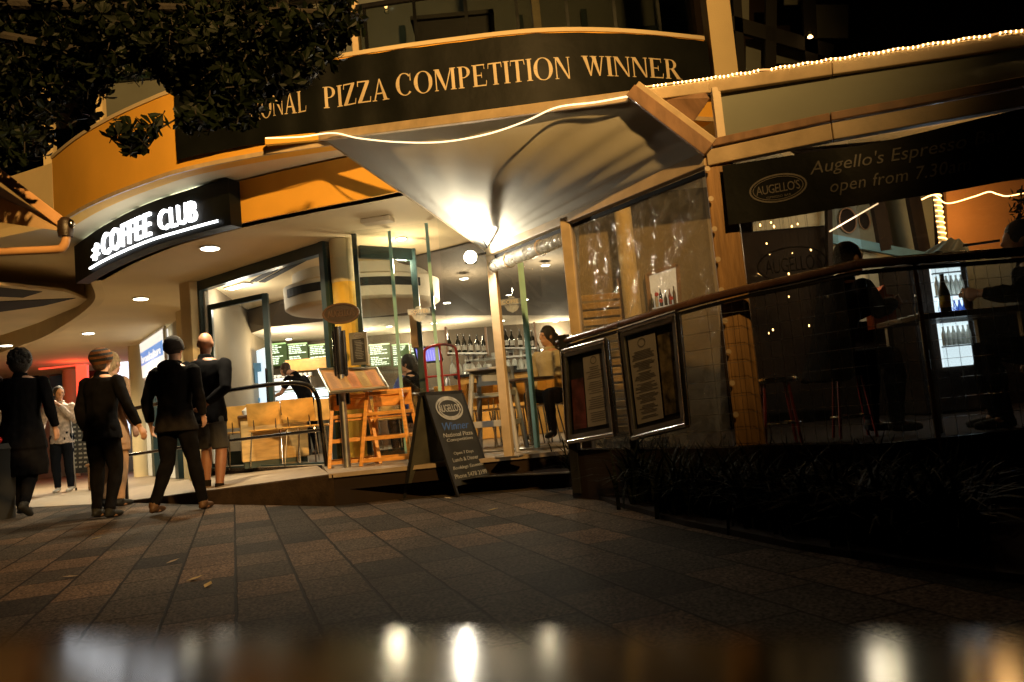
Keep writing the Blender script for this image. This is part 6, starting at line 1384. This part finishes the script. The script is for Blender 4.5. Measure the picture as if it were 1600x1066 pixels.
g2p = [Y(1296, 362, 7.6).lerp(Y(1372, 318, 7.6), k/10) for k in range(11)]; g3 = thing('light_tube', 'slanting dim warm light tube across the green terrace wall', 'fairy lights', tuple(g2p[0])); MB().tube(g2p, .008, 6).build('tube', emis('dim_tube', (1, .55, .25), 1.1), g3)
hl = thing('hanging_bulbs', 'curtain of tiny hanging bulbs left of the hooded diner', 'fairy lights', Y(1240, 400, 6.6)); random.seed(21)
for k in range(17):
    c_ = Y(random.uniform(1185, 1290), random.uniform(345, 560) if k % 3 else random.uniform(345, 420), 6.6); s_ = random.uniform(.004, .0075); mb = MB(); mb.ell(c_, (s_, s_, s_*random.uniform(1, 2.2)), 8, 5); mb.build('bulb', 'ropelow', hl, True)
    MB().tube([c_, Vector((c_.x, c_.y, 2.6))], .0012, 3).build('wire', 'rubber', hl)
# etched logo on the front screen
ef = plane_fn(Y(1236, 408, 5.05), (1, -.25, 0), (0, 0, 1)); t = thing('etched_logo', 'faint oval outline logo on the clear front screen above the handrail', 'window sticker', Y(1236, 408, 5.05)); mb = MB(); oval_ring(mb, ef, 0, -.02, .21, .115, .05, .002); put_text(mb, "AUGELLO'S", ef, (-.16, .18, -.07, .03), 0, -.004, .95, .002); mb.build('etching', 'silver', t)
# vine at right
t = thing('hanging_plant', 'dark leafy plant hanging at the right edge above the seated diner', 'plant', Y(1590, 330, 6.5)); mb = MB()
for k in range(150):
    c_ = Y(random.gauss(1596, 9), random.uniform(298, 362), 6.5+random.uniform(-.1, .1)); a = random.uniform(0, 6.3); l = random.uniform(.02, .04); u = Vector((math.cos(a), random.uniform(-.4, .4), math.sin(a)))*l; v = u.orthogonal().normalized()*l*.5; mb.add([c_-u, c_+v, c_+u, c_-v], [(0, 1, 2, 3)])
mb.build('leaves', 'leaf', t); MB().tube([Y(1597, 290, 6.5), Y(1592, 362, 6.5)], .006, 5).build('stem', 'bark', t)
lamp('added_terrace_fill', 'POINT', Y(1345, 350, 7.3), 16, (1, .85, .6), tw, .15)  # added fill without a fitting, brightens the pale terrace wall

# ================================================================== TREE
random.seed(4)
tree = thing('broadleaf_tree', 'dark broadleaf tree overhanging the left of the paving, leafy twigs drooping over the yellow parapet', 'tree', (-6.2, 3.6, 0))
TR = Vector((-6.2, 3.6, 0))
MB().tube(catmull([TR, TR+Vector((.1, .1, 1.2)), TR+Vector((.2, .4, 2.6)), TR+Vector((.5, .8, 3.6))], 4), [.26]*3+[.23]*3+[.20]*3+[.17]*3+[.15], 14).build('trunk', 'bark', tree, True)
tips = []; heads = []
def branch(a, b, r0, nm='limb'):
    m1 = a.lerp(b, .4)+Vector((random.uniform(-.15, .15), random.uniform(-.15, .15), random.uniform(.05, .3))); P = catmull([a, m1, b], 6); n = len(P); MB().tube(P, [r0*(1-.75*i/(n-1)) for i in range(n)], 8).build(nm, 'bark', tree, True); return P
top_ = TR+Vector((.5, .8, 3.5))
def reg(px, py, D): return Y(px, py, D*.86)
zones = []   # (px,py,D,rx,ry,depth,count) leaf masses
for z_ in ((-60, 40, 5.6, 90, 90, .6, 120), (60, 40, 5.7, 90, 85, .6, 150), (180, 30, 5.7, 90, 70, .6, 150), (290, 60, 5.6, 90, 70, .6, 150), (390, 60, 5.6, 80, 80, .5, 140), (470, 70, 5.6, 60, 60, .5, 90), (530, 20, 5.6, 40, 45, .4, 50),
           (30, 150, 5.7, 60, 60, .5, 90), (15, 210, 5.6, 45, 50, .4, 60), (110, 120, 5.8, 60, 50, .5, 70), (330, 120, 5.5, 80, 38, .4, 80), (315, 180, 5.4, 40, 26, .3, 32), (335, 165, 5.4, 40, 38, .3, 55), (420, 100, 5.5, 55, 32, .35, 55), (470, 105, 5.5, 35, 22, .3, 18), (372, 168, 5.4, 30, 34, .3, 26), (400, 130, 5.4, 40, 30, .3, 26), (440, 122, 5.4, 40, 24, .3, 16), (205, 205, 5.2, 32, 22, .15, 9), (215, 228, 5.2, 18, 14, .12, 5), (185, 212, 5.2, 14, 10, .12, 3), (245, 195, 5.3, 20, 12, .15, 4), (110, 165, 5.8, 50, 45, .4, 22), (170, 95, 5.7, 70, 40, .4, 50), (60, 215, 5.8, 20, 30, .3, 12)):
    zones.append(z_)
for i, z_ in enumerate(zones):
    if i < 12 and i % 2 == 0:
        P = branch(top_, reg(z_[0], z_[1], z_[2]), .07)
lv = MB()
def leafquad(base, d, up_, L_):
    s_ = d.cross(up_).normalized(); w = L_*.26; n_ = s_.cross(d).normalized()*L_*.06
    lv.add([base, base+d*L_*.45-s_*w*.75-n_, base+d*L_*.78-s_*w*.95-n_, base+d*L_, base+d*L_*.78+s_*w*.95-n_, base+d*L_*.45+s_*w*.75-n_, base+d*L_*.5], [(0, 1, 6, 5), (1, 2, 3, 6), (6, 3, 4, 5)])
tw_ = MB()
for (px, py, D, rx, ry, dp, n) in zones:
    c0_ = reg(px, py, D)
    for k in range(n):
        while True:
            u, v, w = random.uniform(-1, 1), random.uniform(-1, 1), random.uniform(-1, 1)
            if u*u+v*v+w*w < 1: break
        if py+v*ry < -14: continue
        c_ = reg(px+u*rx, py+v*ry, D+w*dp); ax = Vector((random.gauss(0, .5), random.gauss(-.1, .5), random.gauss(.1, .6))).normalized()
        q_ = ax.orthogonal().normalized(); nn_ = random.randint(6, 9)
        tw_.tube([c_-ax*.07, c_], [.004, .003], 3)
        for j in range(nn_):
            a = j*2.4+random.uniform(-.3, .3); r_ = Matrix.Rotation(a, 3, ax) @ q_; d = (r_+ax*random.uniform(-.1, .9)).normalized(); leafquad(c_-ax*.05*random.random(), d, ax, random.uniform(.055, .095))
# the drooping twig in front of the parapet
for P in ([(330, 150), (285, 180), (250, 200), (215, 215)], [(250, 200), (205, 200), (188, 215)], [(250, 200), (235, 225), (220, 240)]): tw_.tube(catmull([reg(*p, 5.3) for p in P], 4), .006, 5)
for i in range(14): a = reg(*zones[i+1][:3]); b = reg(*zones[i][:3]); tw_.tube(catmull([a, a.lerp(b, .5)+Vector((0, 0, .12)), b], 4), .012, 5)
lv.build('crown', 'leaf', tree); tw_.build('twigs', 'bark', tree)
# fallen leaves
for k, (px, py) in enumerate(((270, 878), (305, 905), (110, 902), (497, 788), (610, 762), (770, 797), (870, 806), (325, 915), (700, 779), (150, 842))):
    p = Z(px, py, .004); mbk = MB(); a = random.uniform(0, 6.28); l = .045; u = Vector((math.cos(a), math.sin(a), 0))*l; v = Vector((-u.y, u.x, 0))*.45; c = Vector((0, 0, .012)); mbk.add([p-u, p-v+c*.6, p+u+c, p+v+c*.5, p+c*.2], [(0, 1, 4), (1, 2, 4), (2, 3, 4), (3, 0, 4)])
    tag(mbk.build('fallen_leaf', mat('dry_leaf_%d' % k, (.30+.2*(k % 2), .22+.15*(k % 2), .12), .7)), 'small dry leaf on the paving '+['below the walkers', 'left of centre under the bright patch', 'near left on the dark slabs', 'by the ramp wall', 'at the foot of the deck step', 'right of the chalkboard sign', 'towards the planting bed', 'nearest the viewer', 'between the chalkboard legs', 'far left below the beanie walker'][k], 'leaf', 'fallen leaves')

# ================================================================== TABLE EDGE NEAR THE LENS
tn = (UP*math.cos(R(7.1)) - _f*math.sin(R(7.1)) * -1).normalized() if False else (UP*math.cos(R(7.1)) + _f*math.sin(R(7.1))).normalized()
tf = (_f*math.cos(R(7.1)) - UP*math.sin(R(7.1))).normalized()
hT = .036; edge = .154
o_ = EYE - tn*hT
tt = thing('outdoor_table', 'dark polished tabletop whose blurred edge fills the bottom of the view', 'table', (0, -.35, 0))
mT = MB(); cs = [o_+RT*(-.62)+tf*edge, o_+RT*.62+tf*edge, o_+RT*.62-tf*.75, o_-RT*.62-tf*.75]
mT.add([c for c in cs]+[c-tn*.03 for c in cs], [(0, 1, 2, 3), (7, 6, 5, 4), (0, 4, 5, 1), (1, 5, 6, 2), (2, 6, 7, 3), (3, 7, 4, 0)]); mT.build('table_top', 'tabletop', tt, bevel=.006)
ctr = o_-tf*.29-tn*.03; MB().tube([ctr, Vector((ctr.x, ctr.y, .03))], .035, 12).build('pedestal', 'blackmetal', tt, True); MB().lathe([(.26, 0), (.24, .03), (.04, .05)], (ctr.x, ctr.y, 0), 24).build('foot', 'blackmetal', tt, True)
# ================================================================== STREET LIGHTING
SODIUM = (1, .56, .17)
sl = thing('street_lamp', 'tall street lamp with glowing orange head standing behind the viewpoint', 'street lamp', (3.6, -4.0, 0))
MB().tube([(3.6, -4.0, 0), (3.6, -4.0, 5.6), (3.3, -3.6, 6.05), (2.6, -2.9, 6.15)], [.09, .06, .05, .04], 10).build('pole', 'blackmetal', sl, True)
hd = MB().box((2.3, -2.6, 6.18), (.3, .6, .14), R(45)).build('lamp_head', 'blackmetal', sl, bevel=.03)
MB().box((2.3, -2.6, 6.10), (.24, .5, .03), R(45)).build('lens', 'sodium', hd)
lamp('street_light', 'SPOT', (2.2, -2.5, 6.0), 7600, SODIUM, sl, .12, (-4, 9, 4.2), 76, 1)
